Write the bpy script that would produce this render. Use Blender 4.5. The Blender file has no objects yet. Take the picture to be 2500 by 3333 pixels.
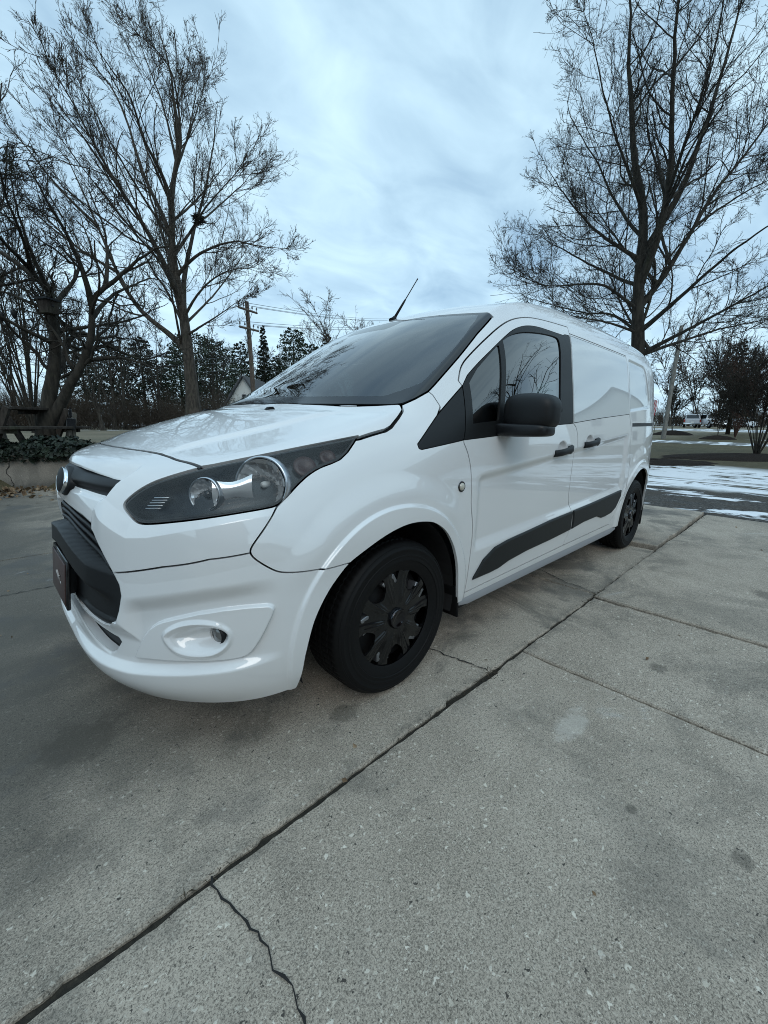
import bpy, bmesh, math, random
import numpy as np
from mathutils import Vector, Matrix, Euler
from mathutils.bvhtree import BVHTree
PI = math.pi
D = bpy.data
SC = bpy.context.scene
COL = SC.collection
np.seterr(all='ignore')

# ------------------------------------------------------------------ van shell
def sst(a, b, v):
    t = np.clip((v - a) / (b - a), 0, 1)
    return t * t * (3 - 2 * t)

FX = [-.900, -.952, -.958, -.950, -.943, -.938, -.932, -.910, -.850]      # nose centre line
FZ = [.185, .26, .36, .48, .60, .71, .80, .885, .955]
FP = [3.6, 3.6, 3.5, 3.3, 3.0, 2.7, 2.5, 2.3, 2.1]
C1 = [(-.62, .800, .205), (-.645, .822, .27), (-.66, .832, .36), (-.665, .835, .47), (-.668, .832, .585),
      (-.668, .822, .69), (-.668, .80, .775), (-.662, .752, .865), (-.635, .675, .945)]
SX = [(-.45, -.46), (-.24, -.24), (0., -.03), (.33, .14), (.75, .45), (1.15, .87), (1.6, 1.35), (2.1, 1.9), (2.6, 2.5), (3.1, 3.05), (3.4, 3.4), (3.62, 3.62)]
SY = [[.870, .886, .897, .902, .903, .898, .877, .826, .735],
      [.883, .896, .905, .910, .912, .909, .894, .854, .775],
      [.888, .900, .908, .914, .917, .916, .905, .868, .790],
      [.890, .901, .910, .915, .917, .915, .906, .868, .778],
      [.892, .902, .912, .917, .917, .911, .895, .850, .752],
      [.893, .903, .913, .917, .914, .902, .870, .824, .692],
      [.893, .903, .913, .917, .912, .894, .860, .815, .685],
      [.893, .903, .913, .917, .911, .892, .858, .810, .685],
      [.893, .903, .913, .917, .911, .891, .857, .808, .683],
      [.888, .898, .907, .910, .903, .884, .850, .800, .677],
      [.868, .877, .884, .886, .878, .860, .828, .780, .660],
      [.826, .834, .842, .843, .836, .820, .790, .745, .630]]
SZ = [[.22, .28, .37, .47, .58, .69, .79, .90, .995],
      [.24, .30, .39, .49, .60, .71, .82, .94, 1.045],
      [.26, .33, .42, .53, .64, .76, .88, 1.0, 1.105],
      [.27, .36, .47, .60, .73, .86, .98, 1.08, 1.175],
      [.275, .39, .53, .68, .84, 1.0, 1.13, 1.27, 1.395],
      [.28, .42, .58, .75, .93, 1.12, 1.33, 1.535, 1.672],
      [.28, .43, .60, .78, .97, 1.17, 1.40, 1.63, 1.785],
      [.28, .43, .60, .78, .98, 1.19, 1.43, 1.66, 1.815],
      [.28, .43, .60, .78, .98, 1.20, 1.44, 1.665, 1.812],
      [.285, .43, .60, .78, .98, 1.20, 1.44, 1.665, 1.803],
      [.30, .43, .60, .78, .98, 1.20, 1.44, 1.66, 1.792],
      [.31, .43, .60, .78, .98, 1.20, 1.43, 1.645, 1.773]]
BZ = [.32, .43, .60, .78, .98, 1.19, 1.42, 1.62, 1.75]
C2 = [(3.80, .735), (3.815, .75), (3.815, .755), (3.81, .752), (3.805, .745), (3.80, .725), (3.785, .70), (3.77, .665), (3.745, .575)]
BX = [3.91, 3.925, 3.925, 3.915, 3.91, 3.90, 3.875, 3.845, 3.80]
TC = [(-.70, 1.008), (-.47, 1.078), (-.275, 1.132), (-.175, 1.160), (.25, 1.405), (.78, 1.70), (1.30, 1.838), (1.9, 1.872), (2.5, 1.868), (3.05, 1.855), (3.4, 1.842), (3.62, 1.825)]
FR = [0, .28, .55, .80]

def shell_targets():
    P, idx = [], {}
    def add(key, p):
        idx[key] = len(P); P.append(p)
    NR = 9
    for r in range(NR):
        for c in range(4):
            cx, cy, cz = C1[r]; f = FR[c]
            add(('w', c, r), (FX[r] + (cx - FX[r]) * f ** FP[r], cy * f, FZ[r] + (cz - FZ[r]) * f ** 2))
        add(('w', 4, r), C1[r])
        for s in range(12):
            x = SX[s][0] + (SX[s][1] - SX[s][0]) * (max(0, r - 3) / 5) ** 1.5
            add(('w', 5 + s, r), (x, SY[s][r], SZ[s][r]))
        add(('w', 17, r), (C2[r][0], C2[r][1], BZ[r]))
        for k, c in enumerate((3, 2, 1, 0)):
            cx, cy = C2[r]; f = FR[c]
            add(('w', 18 + k, r), (BX[r] + (cx - BX[r]) * f ** 3, cy * f, BZ[r] + (.03 * (1 - f * f) if r == 8 else 0)))
    for s in range(12):
        e = P[idx[('w', 5 + s, 8)]]; xc, zc = TC[s]
        for c in range(4):
            f = FR[c]
            add(('t', s, c), (xc + (e[0] - xc) * f ** 2.0, e[1] * f, zc - (zc - e[2]) * f ** 2.6))
    F = []
    for r in range(NR - 1):
        for c in range(21):
            F.append([('w', c, r), ('w', c + 1, r), ('w', c + 1, r + 1), ('w', c, r + 1)])
    def top(s, c):          # s -1..12 , c 0..4
        if c == 4: return ('w', 5 + s, 8)
        if s == -1: return ('w', c, 8)
        if s == 12: return ('w', 21 - c, 8)
        return ('t', s, c)
    for s in range(-1, 12):
        for c in range(4):
            F.append([top(s, c), top(s, c + 1), top(s + 1, c + 1), top(s + 1, c)])
    CR = {}
    for c, w in zip(range(4, 13), (.25, .3, .35, .5, .75, .8, .7, .3, .1)):
        a, b = idx[('w', c, 8)], idx[('w', c + 1, 8)]; CR[(min(a, b), max(a, b))] = w
    return np.array(P, float), [[idx[k] for k in f] for f in F], CR

def subdivide(V, F, lv, crease=None):
    me = D.meshes.new('tmp'); me.from_pydata([tuple(v) for v in V], [], F); me.update()
    if crease:
        at = me.attributes.new('crease_edge', 'FLOAT', 'EDGE')
        ed = np.empty(len(me.edges) * 2, int); me.edges.foreach_get('vertices', ed)
        at.data.foreach_set('value', [crease.get((min(a, b), max(a, b)), 0.) for a, b in ed.reshape(-1, 2)])
    ob = D.objects.new('tmp', me); COL.objects.link(ob)
    m = ob.modifiers.new('s', 'SUBSURF'); m.levels = lv; m.use_limit_surface = True; m.boundary_smooth = 'ALL'
    dg = bpy.context.evaluated_depsgraph_get()
    e = ob.evaluated_get(dg).to_mesh()
    n = len(e.vertices); co = np.empty(n * 3); e.vertices.foreach_get('co', co)
    nl = len(e.loops); li = np.empty(nl, int); e.loops.foreach_get('vertex_index', li)
    q = li.reshape(-1, 4).copy()
    ob.evaluated_get(dg).to_mesh_clear()
    D.objects.remove(ob); D.meshes.remove(me)
    return co.reshape(-1, 3).copy(), q

def full_cage(V, F, CR):
    n = len(V); on = np.abs(V[:, 1]) < 1e-9
    mp = np.arange(n); W = [tuple(v) for v in V]; k = n
    for i in range(n):
        if not on[i]:
            mp[i] = k; k += 1; W.append((V[i, 0], -V[i, 1], V[i, 2]))
    G = [list(f) for f in F] + [[int(mp[i]) for i in reversed(f)] for f in F]
    for (a, b), w in list(CR.items()):
        if max(a, b) >= n: continue
        a, b = int(mp[a]), int(mp[b]); CR[(min(a, b), max(a, b))] = w
    return np.array(W), G

def vnormals(V, T):
    a = V[T]; fn = np.cross(a[:, 1] - a[:, 0], a[:, 2] - a[:, 0])
    N = np.zeros_like(V)
    for k in range(3):
        np.add.at(N, T[:, k], fn)
    return N / (np.linalg.norm(N, axis=1, keepdims=True) + 1e-20)

def build_shell(level=5):
    T0, F, CR = shell_targets()
    Pc = T0.copy()
    for it in range(4):                      # make the limit surface pass near the targets
        W, G = full_cage(Pc, F, CR)
        co, q = subdivide(W, G, 1, CR)
        Pc = Pc + .9 * (T0 - co[:len(T0)])
        Pc[np.abs(T0[:, 1]) < 1e-9, 1] = 0
    W, G = full_cage(Pc, F, CR)
    V, Q = subdivide(W, G, level, CR)
    keep = V[Q][:, :, 1].mean(1) > 0
    Q = Q[keep]
    u, inv = np.unique(Q, return_inverse=True)
    V = V[u]; Q = inv.reshape(-1, 4)
    V[np.abs(V[:, 1]) < 1e-5, 1] = 0
    T = np.concatenate([Q[:, [0, 1, 2]], Q[:, [0, 2, 3]]])
    N = vnormals(V, T)
    c = V[T].mean(1)
    if (N[:, 1] * (V[:, 1] > .8)).sum() < 0:
        T = T[:, ::-1]; N = -N
    return V, T, N
CUR = {
 'door_top': [(0.423,0.82,1.274), (0.475,0.791,1.351), (0.56,0.782,1.412), (0.675,0.774,1.487), (0.802,0.764,1.564), (0.899,0.759,1.612), (0.995,0.76,1.644), (1.106,0.767,1.665), (1.236,0.78,1.672), (1.388,0.788,1.677), (1.529,0.792,1.681)],
 'door_rear': [(1.531,0.9,1.114), (1.585,0.906,1.054), (1.594,0.912,0.971), (1.573,0.916,0.868), (1.567,0.917,0.741), (1.571,0.914,0.632), (1.618,0.911,0.559), (1.634,0.907,0.489), (1.636,0.901,0.407), (1.565,0.895,0.304)],
 'door_front': [(0.367,0.905,1.018), (0.4,0.911,0.964), (0.422,0.915,0.898), (0.431,0.916,0.823), (0.435,0.917,0.732), (0.459,0.916,0.651), (0.465,0.914,0.578), (0.462,0.911,0.496), (0.462,0.901,0.369), (0.459,0.894,0.3)],
 'door_bot': [(0.397,0.891,0.279), (0.46,0.893,0.295), (0.881,0.895,0.308), (1.52,0.896,0.319), (2.589,0.896,0.323)],
 'slide_rear': [(2.679,0.914,0.914), (2.7,0.916,0.814), (2.72,0.916,0.693), (2.695,0.914,0.63), (2.656,0.91,0.549), (2.608,0.907,0.489), (2.545,0.902,0.413), (2.488,0.898,0.35)],
 'slide_rear_up': [(2.614,0.891,1.2), (2.676,0.903,1.077)],
 'arch_r': [(2.634,0.898,0.357), (2.711,0.905,0.462), (2.773,0.91,0.551), (2.851,0.913,0.625), (2.945,0.913,0.69), (3.065,0.911,0.731), (3.204,0.905,0.741), (3.328,0.895,0.718)],
 'arch_f': [(-0.453,0.894,0.343), (-0.435,0.902,0.423), (-0.414,0.906,0.48), (-0.372,0.91,0.546), (-0.327,0.911,0.593), (-0.284,0.912,0.631), (-0.229,0.912,0.655), (-0.178,0.913,0.677), (-0.126,0.914,0.697), (-0.07,0.915,0.713), (-0.012,0.917,0.723), (0.05,0.917,0.723), (0.117,0.918,0.714), (0.159,0.917,0.701), (0.213,0.917,0.671), (0.263,0.916,0.631), (0.309,0.914,0.574), (0.337,0.912,0.517), (0.361,0.908,0.447), (0.376,0.901,0.366), (0.398,0.891,0.279)],
 'clad_f': [(0.507,0.9,0.357), (0.511,0.901,0.369), (0.58,0.907,0.445), (0.677,0.91,0.49), (0.805,0.91,0.506), (1.003,0.91,0.517), (1.292,0.91,0.535), (1.618,0.91,0.546), (1.637,0.902,0.419), (1.34,0.902,0.404), (1.042,0.902,0.396), (0.841,0.901,0.38), (0.744,0.9,0.361), (0.664,0.899,0.357)],
 'clad_r': [(1.636,0.91,0.548), (1.953,0.911,0.561), (2.59,0.913,0.594), (2.586,0.91,0.543), (2.508,0.905,0.455), (2.428,0.903,0.424), (2.301,0.902,0.415), (2.211,0.902,0.415), (2.11,0.904,0.442), (1.858,0.903,0.437), (1.663,0.902,0.42), (1.66,0.906,0.473)],
 'glass_q': [(0.483,0.837,1.274), (0.447,0.894,1.096), (0.653,0.899,1.114), (0.752,0.808,1.475), (0.647,0.816,1.404), (0.56,0.823,1.343)],
 'glass_m': [(0.791,0.805,1.499), (0.866,0.803,1.538), (0.954,0.808,1.562), (1.045,0.816,1.575), (1.183,0.822,1.587), (1.321,0.826,1.591), (1.368,0.831,1.578), (1.357,0.863,1.381), (1.34,0.883,1.249)],
 'frame_out': [(0.488,0.821,1.308), (0.572,0.814,1.367), (0.685,0.808,1.439), (0.811,0.799,1.518), (0.913,0.792,1.574), (1.026,0.794,1.608), (1.136,0.804,1.618), (1.275,0.816,1.615), (1.43,0.82,1.615)],
 'bpil': [(1.458,0.818,1.624), (1.522,0.818,1.627), (1.513,0.849,1.492), (1.524,0.869,1.337), (1.517,0.901,1.109), (1.262,0.903,1.099), (1.335,0.89,1.202), (1.374,0.884,1.241)],
 'sail': [(0.098,0.889,0.997), (0.095,0.882,1.013), (0.246,0.853,1.127), (0.437,0.833,1.257), (0.413,0.87,1.166), (0.386,0.897,1.067), (0.369,0.904,1.026), (0.648,0.907,1.043), (1.219,0.904,1.096)],
 'quarter': [(1.496,0.816,1.63), (2.038,0.821,1.63), (2.578,0.821,1.628), (3.119,0.819,1.602), (3.294,0.861,1.278), (3.231,0.871,1.239), (2.649,0.892,1.191), (2.627,0.891,1.194), (1.525,0.9,1.119)],
 'rail': [(2.689,0.9,1.11), (2.65,0.895,1.162), (3.422,0.861,1.17)],
 'handle': [(1.261,0.914,0.927), (1.509,0.912,0.963), (1.705,0.912,0.961), (1.938,0.91,0.997)],
 'sill_bot': [(2.635,0.895,0.315)],
 'ditch': [(1.613,0.754,1.741), (1.819,0.74,1.766), (2.577,0.746,1.758), (1.261,0.677,1.781)],
 'hoodside': [(-0.146,0.81,1.047), (-0.026,0.828,1.065), (0.007,0.825,1.078), (0.064,0.808,1.115), (0.1,0.795,1.141), (0.11,0.775,1.162)],
 'apillar': [(0.112,0.772,1.164), (0.184,0.787,1.192), (0.255,0.792,1.224), (0.296,0.789,1.252), (0.487,0.771,1.39), (0.659,0.745,1.518), (0.821,0.719,1.626)],
 'fendbump': [(-0.502,0.847,0.838), (-0.541,0.852,0.796), (-0.578,0.854,0.753), (-0.597,0.853,0.728), (-0.6,0.855,0.712), (-0.589,0.862,0.694), (-0.56,0.875,0.668), (-0.529,0.886,0.646), (-0.501,0.893,0.639), (-0.457,0.901,0.633), (-0.374,0.909,0.628), (-0.29,0.912,0.629)],
 'hl_tip': [(-0.147,0.812,1.045), (-0.331,0.776,1.014), (-0.475,0.738,0.987), (-0.499,0.847,0.84), (-0.378,0.834,0.923), (-0.248,0.837,0.968)],
 'repeater': [(0.354,0.916,0.828)],
 'rearedge': [(3.433,0.793,1.613)],
 'hl': [(-0.147,0.812,1.045), (-0.331,0.776,1.014), (-0.475,0.738,0.987), (-0.597,0.684,0.961), (-0.647,0.654,0.948), (-0.688,0.626,0.934), (-0.73,0.592,0.917), (-0.76,0.564,0.902), (-0.792,0.537,0.879), (-0.817,0.515,0.853), (-0.831,0.505,0.835), (-0.832,0.514,0.822), (-0.827,0.537,0.807), (-0.819,0.563,0.792), (-0.808,0.589,0.785), (-0.785,0.631,0.789), (-0.744,0.698,0.802), (-0.685,0.766,0.816), (-0.615,0.808,0.827), (-0.536,0.837,0.836), (-0.499,0.847,0.84), (-0.464,0.845,0.864), (-0.421,0.839,0.896), (-0.378,0.834,0.923), (-0.331,0.832,0.944), (-0.284,0.836,0.956), (-0.248,0.837,0.968), (-0.211,0.832,0.991), (-0.176,0.822,1.02)],
 'hoodfront': [(-0.741,0.26,0.986), (-0.686,0.488,0.974), (-0.68,0.544,0.965), (-0.66,0.604,0.959), (-0.646,0.651,0.95)],
 'ugrille': [(-0.901,0.083,0.9), (-0.895,0.087,0.909), (-0.89,0.12,0.914), (-0.881,0.229,0.907), (-0.856,0.352,0.898), (-0.836,0.424,0.89), (-0.848,0.424,0.87), (-0.86,0.417,0.852), (-0.881,0.341,0.858), (-0.899,0.255,0.863)],
 'lgrille': [(-0.93,0.176,0.765), (-0.918,0.284,0.762), (-0.907,0.353,0.743), (-0.9,0.39,0.72), (-0.894,0.431,0.68), (-0.886,0.48,0.621), (-0.879,0.513,0.581), (-0.88,0.519,0.554), (-0.889,0.511,0.505), (-0.9,0.496,0.462), (-0.914,0.461,0.435), (-0.927,0.413,0.423), (-0.938,0.354,0.43), (-0.953,0.154,0.419)],
 'lip_intake': [(-0.956,0.08,0.394), (-0.948,0.284,0.412), (-0.931,0.405,0.403), (-0.91,0.484,0.396), (-0.907,0.495,0.388), (-0.918,0.47,0.35), (-0.927,0.442,0.333), (-0.94,0.382,0.341), (-0.953,0.274,0.351), (-0.957,0.159,0.36)],
 'bezel': [(-0.876,0.573,0.359), (-0.852,0.608,0.436), (-0.831,0.639,0.475), (-0.803,0.682,0.5), (-0.71,0.799,0.542), (-0.567,0.879,0.549), (-0.548,0.884,0.542), (-0.543,0.886,0.526), (-0.577,0.874,0.449), (-0.604,0.862,0.4), (-0.629,0.85,0.378), (-0.664,0.83,0.373), (-0.743,0.765,0.369), (-0.837,0.643,0.361), (-0.875,0.577,0.354)],
 'fogrim': [(-0.813,0.675,0.44), (-0.807,0.682,0.46), (-0.782,0.715,0.487), (-0.75,0.757,0.502), (-0.712,0.798,0.502), (-0.682,0.823,0.49), (-0.664,0.835,0.465), (-0.668,0.831,0.431), (-0.691,0.814,0.402), (-0.722,0.786,0.388), (-0.766,0.74,0.388), (-0.793,0.706,0.4)],
 'fog_in': [(-0.8,0.693,0.44), (-0.789,0.708,0.464), (-0.76,0.745,0.484), (-0.722,0.788,0.494), (-0.687,0.819,0.486), (-0.664,0.834,0.462), (-0.671,0.829,0.428), (-0.701,0.805,0.403), (-0.742,0.767,0.395), (-0.779,0.724,0.403)],
 'shut': [(-0.883,0.488,0.621), (-0.787,0.675,0.668), (-0.697,0.795,0.701), (-0.602,0.854,0.714)],
 'crease1': [(-0.881,0.416,0.792), (-0.857,0.498,0.759), (-0.836,0.557,0.735), (-0.797,0.629,0.746), (-0.685,0.78,0.788), (-0.518,0.853,0.814)],
 'crease2': [(-0.866,0.554,0.549), (-0.796,0.68,0.583), (-0.704,0.799,0.616), (-0.595,0.866,0.628), (-0.543,0.883,0.63)],
 'lipedge': [(-0.929,0.426,0.29), (-0.88,0.562,0.296), (-0.769,0.732,0.324), (-0.665,0.825,0.334), (-0.585,0.865,0.346)],
 'bumparch': [(-0.452,0.895,0.345), (-0.429,0.904,0.456), (-0.394,0.908,0.528), (-0.348,0.911,0.588), (-0.29,0.912,0.629)],
 'wsbase': [(-0.169,0.195,1.153), (-0.106,0.41,1.154), (-0.017,0.599,1.153), (0.056,0.699,1.16), (0.112,0.765,1.167)],
 'wsside': [(0.112,0.772,1.164), (0.184,0.787,1.192), (0.255,0.792,1.224), (0.296,0.789,1.252), (0.487,0.771,1.39), (0.659,0.745,1.518), (0.821,0.719,1.626)],
 'wstop': [(0.821,0.719,1.626), (0.819,0.669,1.654), (0.8,0.622,1.654), (0.777,0.49,1.665), (0.717,0.307,1.658), (0.695,0.065,1.659)],
 'wstop2': [(0.753,0.366,1.67), (0.732,0.219,1.672), (0.725,0.046,1.674)],
 'frit': [(0.716,0.712,1.585), (0.731,0.692,1.602), (0.741,0.593,1.629), (0.67,0.408,1.622), (0.273,0.781,1.251), (0.431,0.768,1.363)],
 'fenpil': [(0.243,0.787,1.224), (0.268,0.807,1.21), (0.279,0.842,1.162)],
 'bulge': [(-0.417,0.897,0.733), (-0.312,0.891,0.807), (-0.198,0.888,0.865), (-0.091,0.891,0.905)],
 'flare': [(-0.335,0.91,0.646), (-0.277,0.91,0.691), (-0.217,0.909,0.724), (-0.124,0.911,0.754), (-0.042,0.914,0.767), (0.049,0.917,0.769), (0.115,0.917,0.76), (0.208,0.917,0.729), (0.289,0.917,0.678), (0.353,0.916,0.617), (0.385,0.914,0.565)],
 'swage': [(0.424,0.915,0.868), (0.817,0.916,0.903), (1.26,0.914,0.932), (1.938,0.91,0.997), (2.627,0.906,1.051)],
 'low': [(0.492,0.912,0.523), (0.538,0.911,0.506), (0.888,0.911,0.528), (1.599,0.912,0.573), (2.582,0.912,0.571), (2.632,0.917,0.758)],
 'crh': [(-0.532,0.496,1.021), (-0.335,0.559,1.068), (-0.066,0.622,1.129)],
 'crh2': [(-0.686,0.488,0.974), (-0.589,0.576,0.991), (-0.362,0.628,1.047), (-0.148,0.684,1.099)],
 'lamp_pts': [(-0.513,0.796,0.913), (-0.666,0.718,0.893), (-0.602,0.764,0.896), (-0.459,0.808,0.924), (-0.358,0.806,0.97), (-0.27,0.814,0.994), (-0.764,0.612,0.862), (-0.802,0.56,0.841)],
 'beam': [(-0.94,0.02,0.676), (-0.937,0.206,0.632), (-0.928,0.305,0.614), (-0.897,0.446,0.625), (-0.89,0.469,0.619)],
 'plate': [(-0.944,0.126,0.571), (-0.955,0.086,0.414)],
 'slats': [(-0.911,0.353,0.706), (-0.901,0.405,0.683), (-0.898,0.418,0.674), (-0.908,0.392,0.655), (-0.894,0.444,0.646)],
 'nozz': [(-0.228,0.356,1.127), (-0.228,0.314,1.129)],
 'ant': [(0.789,0.044,1.703)],
 'handle_c': [(1.38,0.913,0.942), (1.375,0.912,0.977), (1.343,0.915,0.907), (1.818,0.911,0.979), (1.814,0.909,1.01), (1.772,0.913,0.94), (1.261,0.914,0.927), (1.509,0.912,0.963)],
 'mirror': [(0.674,0.899,1.115), (0.705,0.889,1.185), (0.785,0.884,1.224), (0.92,0.882,1.252), (1.208,0.883,1.251), (1.336,0.889,1.211), (1.331,0.897,1.154), (1.219,0.904,1.096)],
}

def poly_sd(poly, P):
    """signed distance (negative inside) of points P to a closed 2-D polygon"""
    A = np.array(poly, float); B = np.roll(A, -1, 0)
    d2 = np.full(len(P), 1e9); ins = np.zeros(len(P), bool)
    lo, hi = A.min(0) - .15, A.max(0) + .15
    m = ((P > lo) & (P < hi)).all(1); Q = P[m]; dd = d2[m]; ii = ins[m]
    for a, b in zip(A, B):
        e = b - a; w = Q - a
        t = np.clip((w @ e) / (e @ e + 1e-18), 0, 1)
        dd = np.minimum(dd, ((w - t[:, None] * e) ** 2).sum(1))
        c = (a[1] > Q[:, 1]) != (b[1] > Q[:, 1])
        xi = a[0] + (Q[:, 1] - a[1]) * (b[0] - a[0]) / (b[1] - a[1] + 1e-18)
        ii ^= c & (Q[:, 0] < xi)
    d2[m] = dd; ins[m] = ii
    d = np.sqrt(np.minimum(d2, .04))
    return np.where(ins, -d, d)

def chaikin(p, n=2, closed=True):
    p = np.array(p, float)
    for _ in range(n):
        q = np.roll(p, -1, 0) if closed else p[1:]
        s = p if closed else p[:-1]
        r = np.empty((2 * len(s), p.shape[1])); r[0::2] = .75 * s + .25 * q; r[1::2] = .25 * s + .75 * q
        if not closed: r = np.concatenate([p[:1], r, p[-1:]])
        p = r
    return p

def refine(V, T, N, mask):
    """split the marked triangles 1 -> 4 (positions stay on the flat faces)"""
    t = T[mask]; keep = T[~mask]
    e = np.sort(np.concatenate([t[:, [0, 1]], t[:, [1, 2]], t[:, [2, 0]]]), 1)
    u, inv = np.unique(e, axis=0, return_inverse=True); inv = inv.reshape(-1); n = len(V); k = len(t)
    M = (V[u[:, 0]] + V[u[:, 1]]) / 2; Mn = N[u[:, 0]] + N[u[:, 1]]; Mn /= np.linalg.norm(Mn, axis=1, keepdims=True)
    a, b, c = n + inv[:k], n + inv[k:2 * k], n + inv[2 * k:]
    nt = np.concatenate([np.stack([t[:, 0], a, c], 1), np.stack([a, t[:, 1], b], 1), np.stack([c, b, t[:, 2]], 1), np.stack([a, b, c], 1)])
    return np.concatenate([V, M]), np.concatenate([keep, nt]), np.concatenate([N, Mn])

SMOOTH = ('fendbump', 'hoodfront', 'door_top', 'door_front', 'door_rear', 'arch_f', 'slide_rear', 'hl', 'frame_out', 'glass_m')
def C2D(name, a, b):
    p = [(q[a], q[b]) for q in CUR[name]]
    return [tuple(q) for q in chaikin(p, 2, False)] if name in SMOOTH else p
class Shell:
    def __init__(s, V, T, N):
        s.V, s.T, s.N = V, T, N
        s.L = np.zeros(len(T), int)
    def cut(s, fn, level=0.):
        """cut every triangle along fn == level; returns the per-triangle sign (-1 inside)"""
        ph = fn(s.V, s.N) - level
        ph[np.abs(ph) < 1e-6] = 1e-6
        T = s.T; sg = ph[T] > 0; k = sg.sum(1); mix = (k == 1) | (k == 2)
        out_T, out_L = [T[~mix]], [s.L[~mix]]
        tm = T[mix]; lm = s.L[mix]; sm = sg[mix]; km = k[mix]
        lone = np.where(km == 1, sm.argmax(1), (~sm).argmax(1))
        r = np.arange(len(tm)); a, b, c = tm[r, lone], tm[r, (lone + 1) % 3], tm[r, (lone + 2) % 3]
        e = np.concatenate([np.stack([a, b], 1), np.stack([a, c], 1)]); e.sort(1)
        u, inv = np.unique(e, axis=0, return_inverse=True); inv = inv.reshape(-1)
        t = ph[u[:, 0]] / (ph[u[:, 0]] - ph[u[:, 1]]); t = t[:, None]
        nv = s.V[u[:, 0]] * (1 - t) + s.V[u[:, 1]] * t
        nn = s.N[u[:, 0]] * (1 - t) + s.N[u[:, 1]] * t; nn /= np.linalg.norm(nn, axis=1, keepdims=True)
        n = len(s.V); m = len(tm); ab, ac = n + inv[:m], n + inv[m:]
        out_T += [np.stack([a, ab, ac], 1), np.stack([ab, b, c], 1), np.stack([ab, c, ac], 1)]
        out_L += [lm, lm, lm]
        s.V = np.concatenate([s.V, nv]); s.N = np.concatenate([s.N, nn])
        s.T = np.concatenate(out_T); s.L = np.concatenate(out_L)
        p2 = np.concatenate([ph, np.zeros(len(nv))])[s.T].sum(1)
        return p2 < 0
    def claim(s, fn, label, gap=.0055, src=(0,), hole=False):
        if gap > 0:
            s.cut(fn, gap / 2)
            ins = s.cut(fn, -gap / 2)
            ph = fn(s.V, s.N)[s.T].mean(1)
            sel = np.isin(s.L, src)
            s.L[sel & (ph < gap / 2 - 1e-5)] = -1
            s.L[sel & ins] = label
        else:
            ins = s.cut(fn, 0.)
            s.L[np.isin(s.L, src) & ins] = label
    def get(s, label):
        t = s.T[s.L == label]
        u, inv = np.unique(t, return_inverse=True)
        return s.V[u], inv.reshape(-1, 3), s.N[u]

def side_fn(poly, ymin=.45, zmin=-1., nmin=.12):
    def f(V, N):
        d = poly_sd(poly, V[:, [0, 2]])
        bad = (V[:, 1] < ymin) | (V[:, 2] < zmin)
        return np.where(bad, np.maximum(d, .05), d)
    return f
def diag_fn(name, ymin=.40, zmin=.0, xmax=.3, sm=0):
    poly = [((p[0] + p[1]) * .8, p[2]) for p in CUR[name]]
    if name == 'hl': poly = [tuple(q) for q in chaikin(poly, 2, False)]
    if sm: poly = chaikin(poly, sm)
    def f(V, N):
        d = poly_sd(poly, np.stack([(V[:, 0] + V[:, 1]) * .8, V[:, 2]], 1))
        bad = (V[:, 1] < ymin) | (V[:, 2] < zmin) | (V[:, 0] > xmax)
        return np.where(bad, np.maximum(d, .05), d)
    return f
def top_fn(poly, zmin):
    def f(V, N):
        d = poly_sd(poly, V[:, [0, 1]])
        return np.where((V[:, 2] < zmin), np.maximum(d, .05), d)
    return f
def front_fn(poly, xmax=-.5):
    def f(V, N):
        d = poly_sd(poly, V[:, [1, 2]])
        return np.where(V[:, 0] > xmax, np.maximum(d, .05), d)
    return f

def rear_fn(V, N):
    d = poly_sd([(.085, 1.24), (.50, 1.24), (.53, 1.28), (.50, 1.56), (.46, 1.60), (.085, 1.60)], V[:, [1, 2]])
    return np.where(V[:, 0] < 3.5, np.maximum(d, .05), d)
def sym(poly):
    """close a half outline given from the top centre to the bottom centre across Y=0"""
    return list(poly) + [(-y, z) for y, z in reversed(poly)]

# ---- outlines on the body, metres
ZE = CUR['wsside']
def ws_side(V): return (np.interp(V[:, 0], [p[0] for p in ZE], [p[2] for p in ZE]) - V[:, 2]) / 1.25
WB_Y = [0, .194, .407, .595, .694, .765, .80]; WB_X = [-.185, -.169, -.104, -.014, .055, .115, .14]
WT_Y = [0, .05, .22, .37, .49, .62, .67, .72]; WT_X = [.722, .725, .732, .755, .775, .80, .812, .825]
def ws_fn(V, N, side=0., base=0., top=0.):
    a = ws_side(V) + side
    b = (np.interp(V[:, 1], WB_Y, WB_X) + base - V[:, 0]) * .9
    c = V[:, 0] - np.interp(V[:, 1], WT_Y, WT_X) + top
    d = np.maximum(np.maximum(a, b), c)
    return np.where((V[:, 2] < 1.10) | (V[:, 0] > 1.0), np.maximum(d, .05), d)

HL = C2D('hl', 0, 2)
HOOD = [(-.764, -.1), (-.764, 0), (-.760, .12)] + C2D('hoodfront', 0, 1) + [(p[0], p[1] + .006) for p in CUR['hl'][4::-1]][1:] + C2D('hoodside', 0, 1)[1:] + [(.112, .765), (.055, .694), (-.014, .595), (-.104, .407), (-.169, .194), (-.185, 0), (-.185, -.1)]
dtop = C2D('door_top', 0, 2); dfront = C2D('door_front', 0, 2); drear = C2D('door_rear', 0, 2)
BP = C2D('bpil', 0, 2); SAIL = C2D('sail', 0, 2); FRM = C2D('frame_out', 0, 2)
split = [SAIL[3], SAIL[4], SAIL[5], SAIL[6]]                        # door front edge along the black sail
DOOR = dtop[1:] + [(BP[1][0] + .02, dtop[-1][1]), (BP[1][0], BP[1][1]), BP[2], BP[3], BP[4]] + [p for p in drear if .318 < p[1] < 1.10] + [(1.565, .318), (.881, .308), (.459, .300)] + dfront[:0:-1] + split[::-1]
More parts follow.
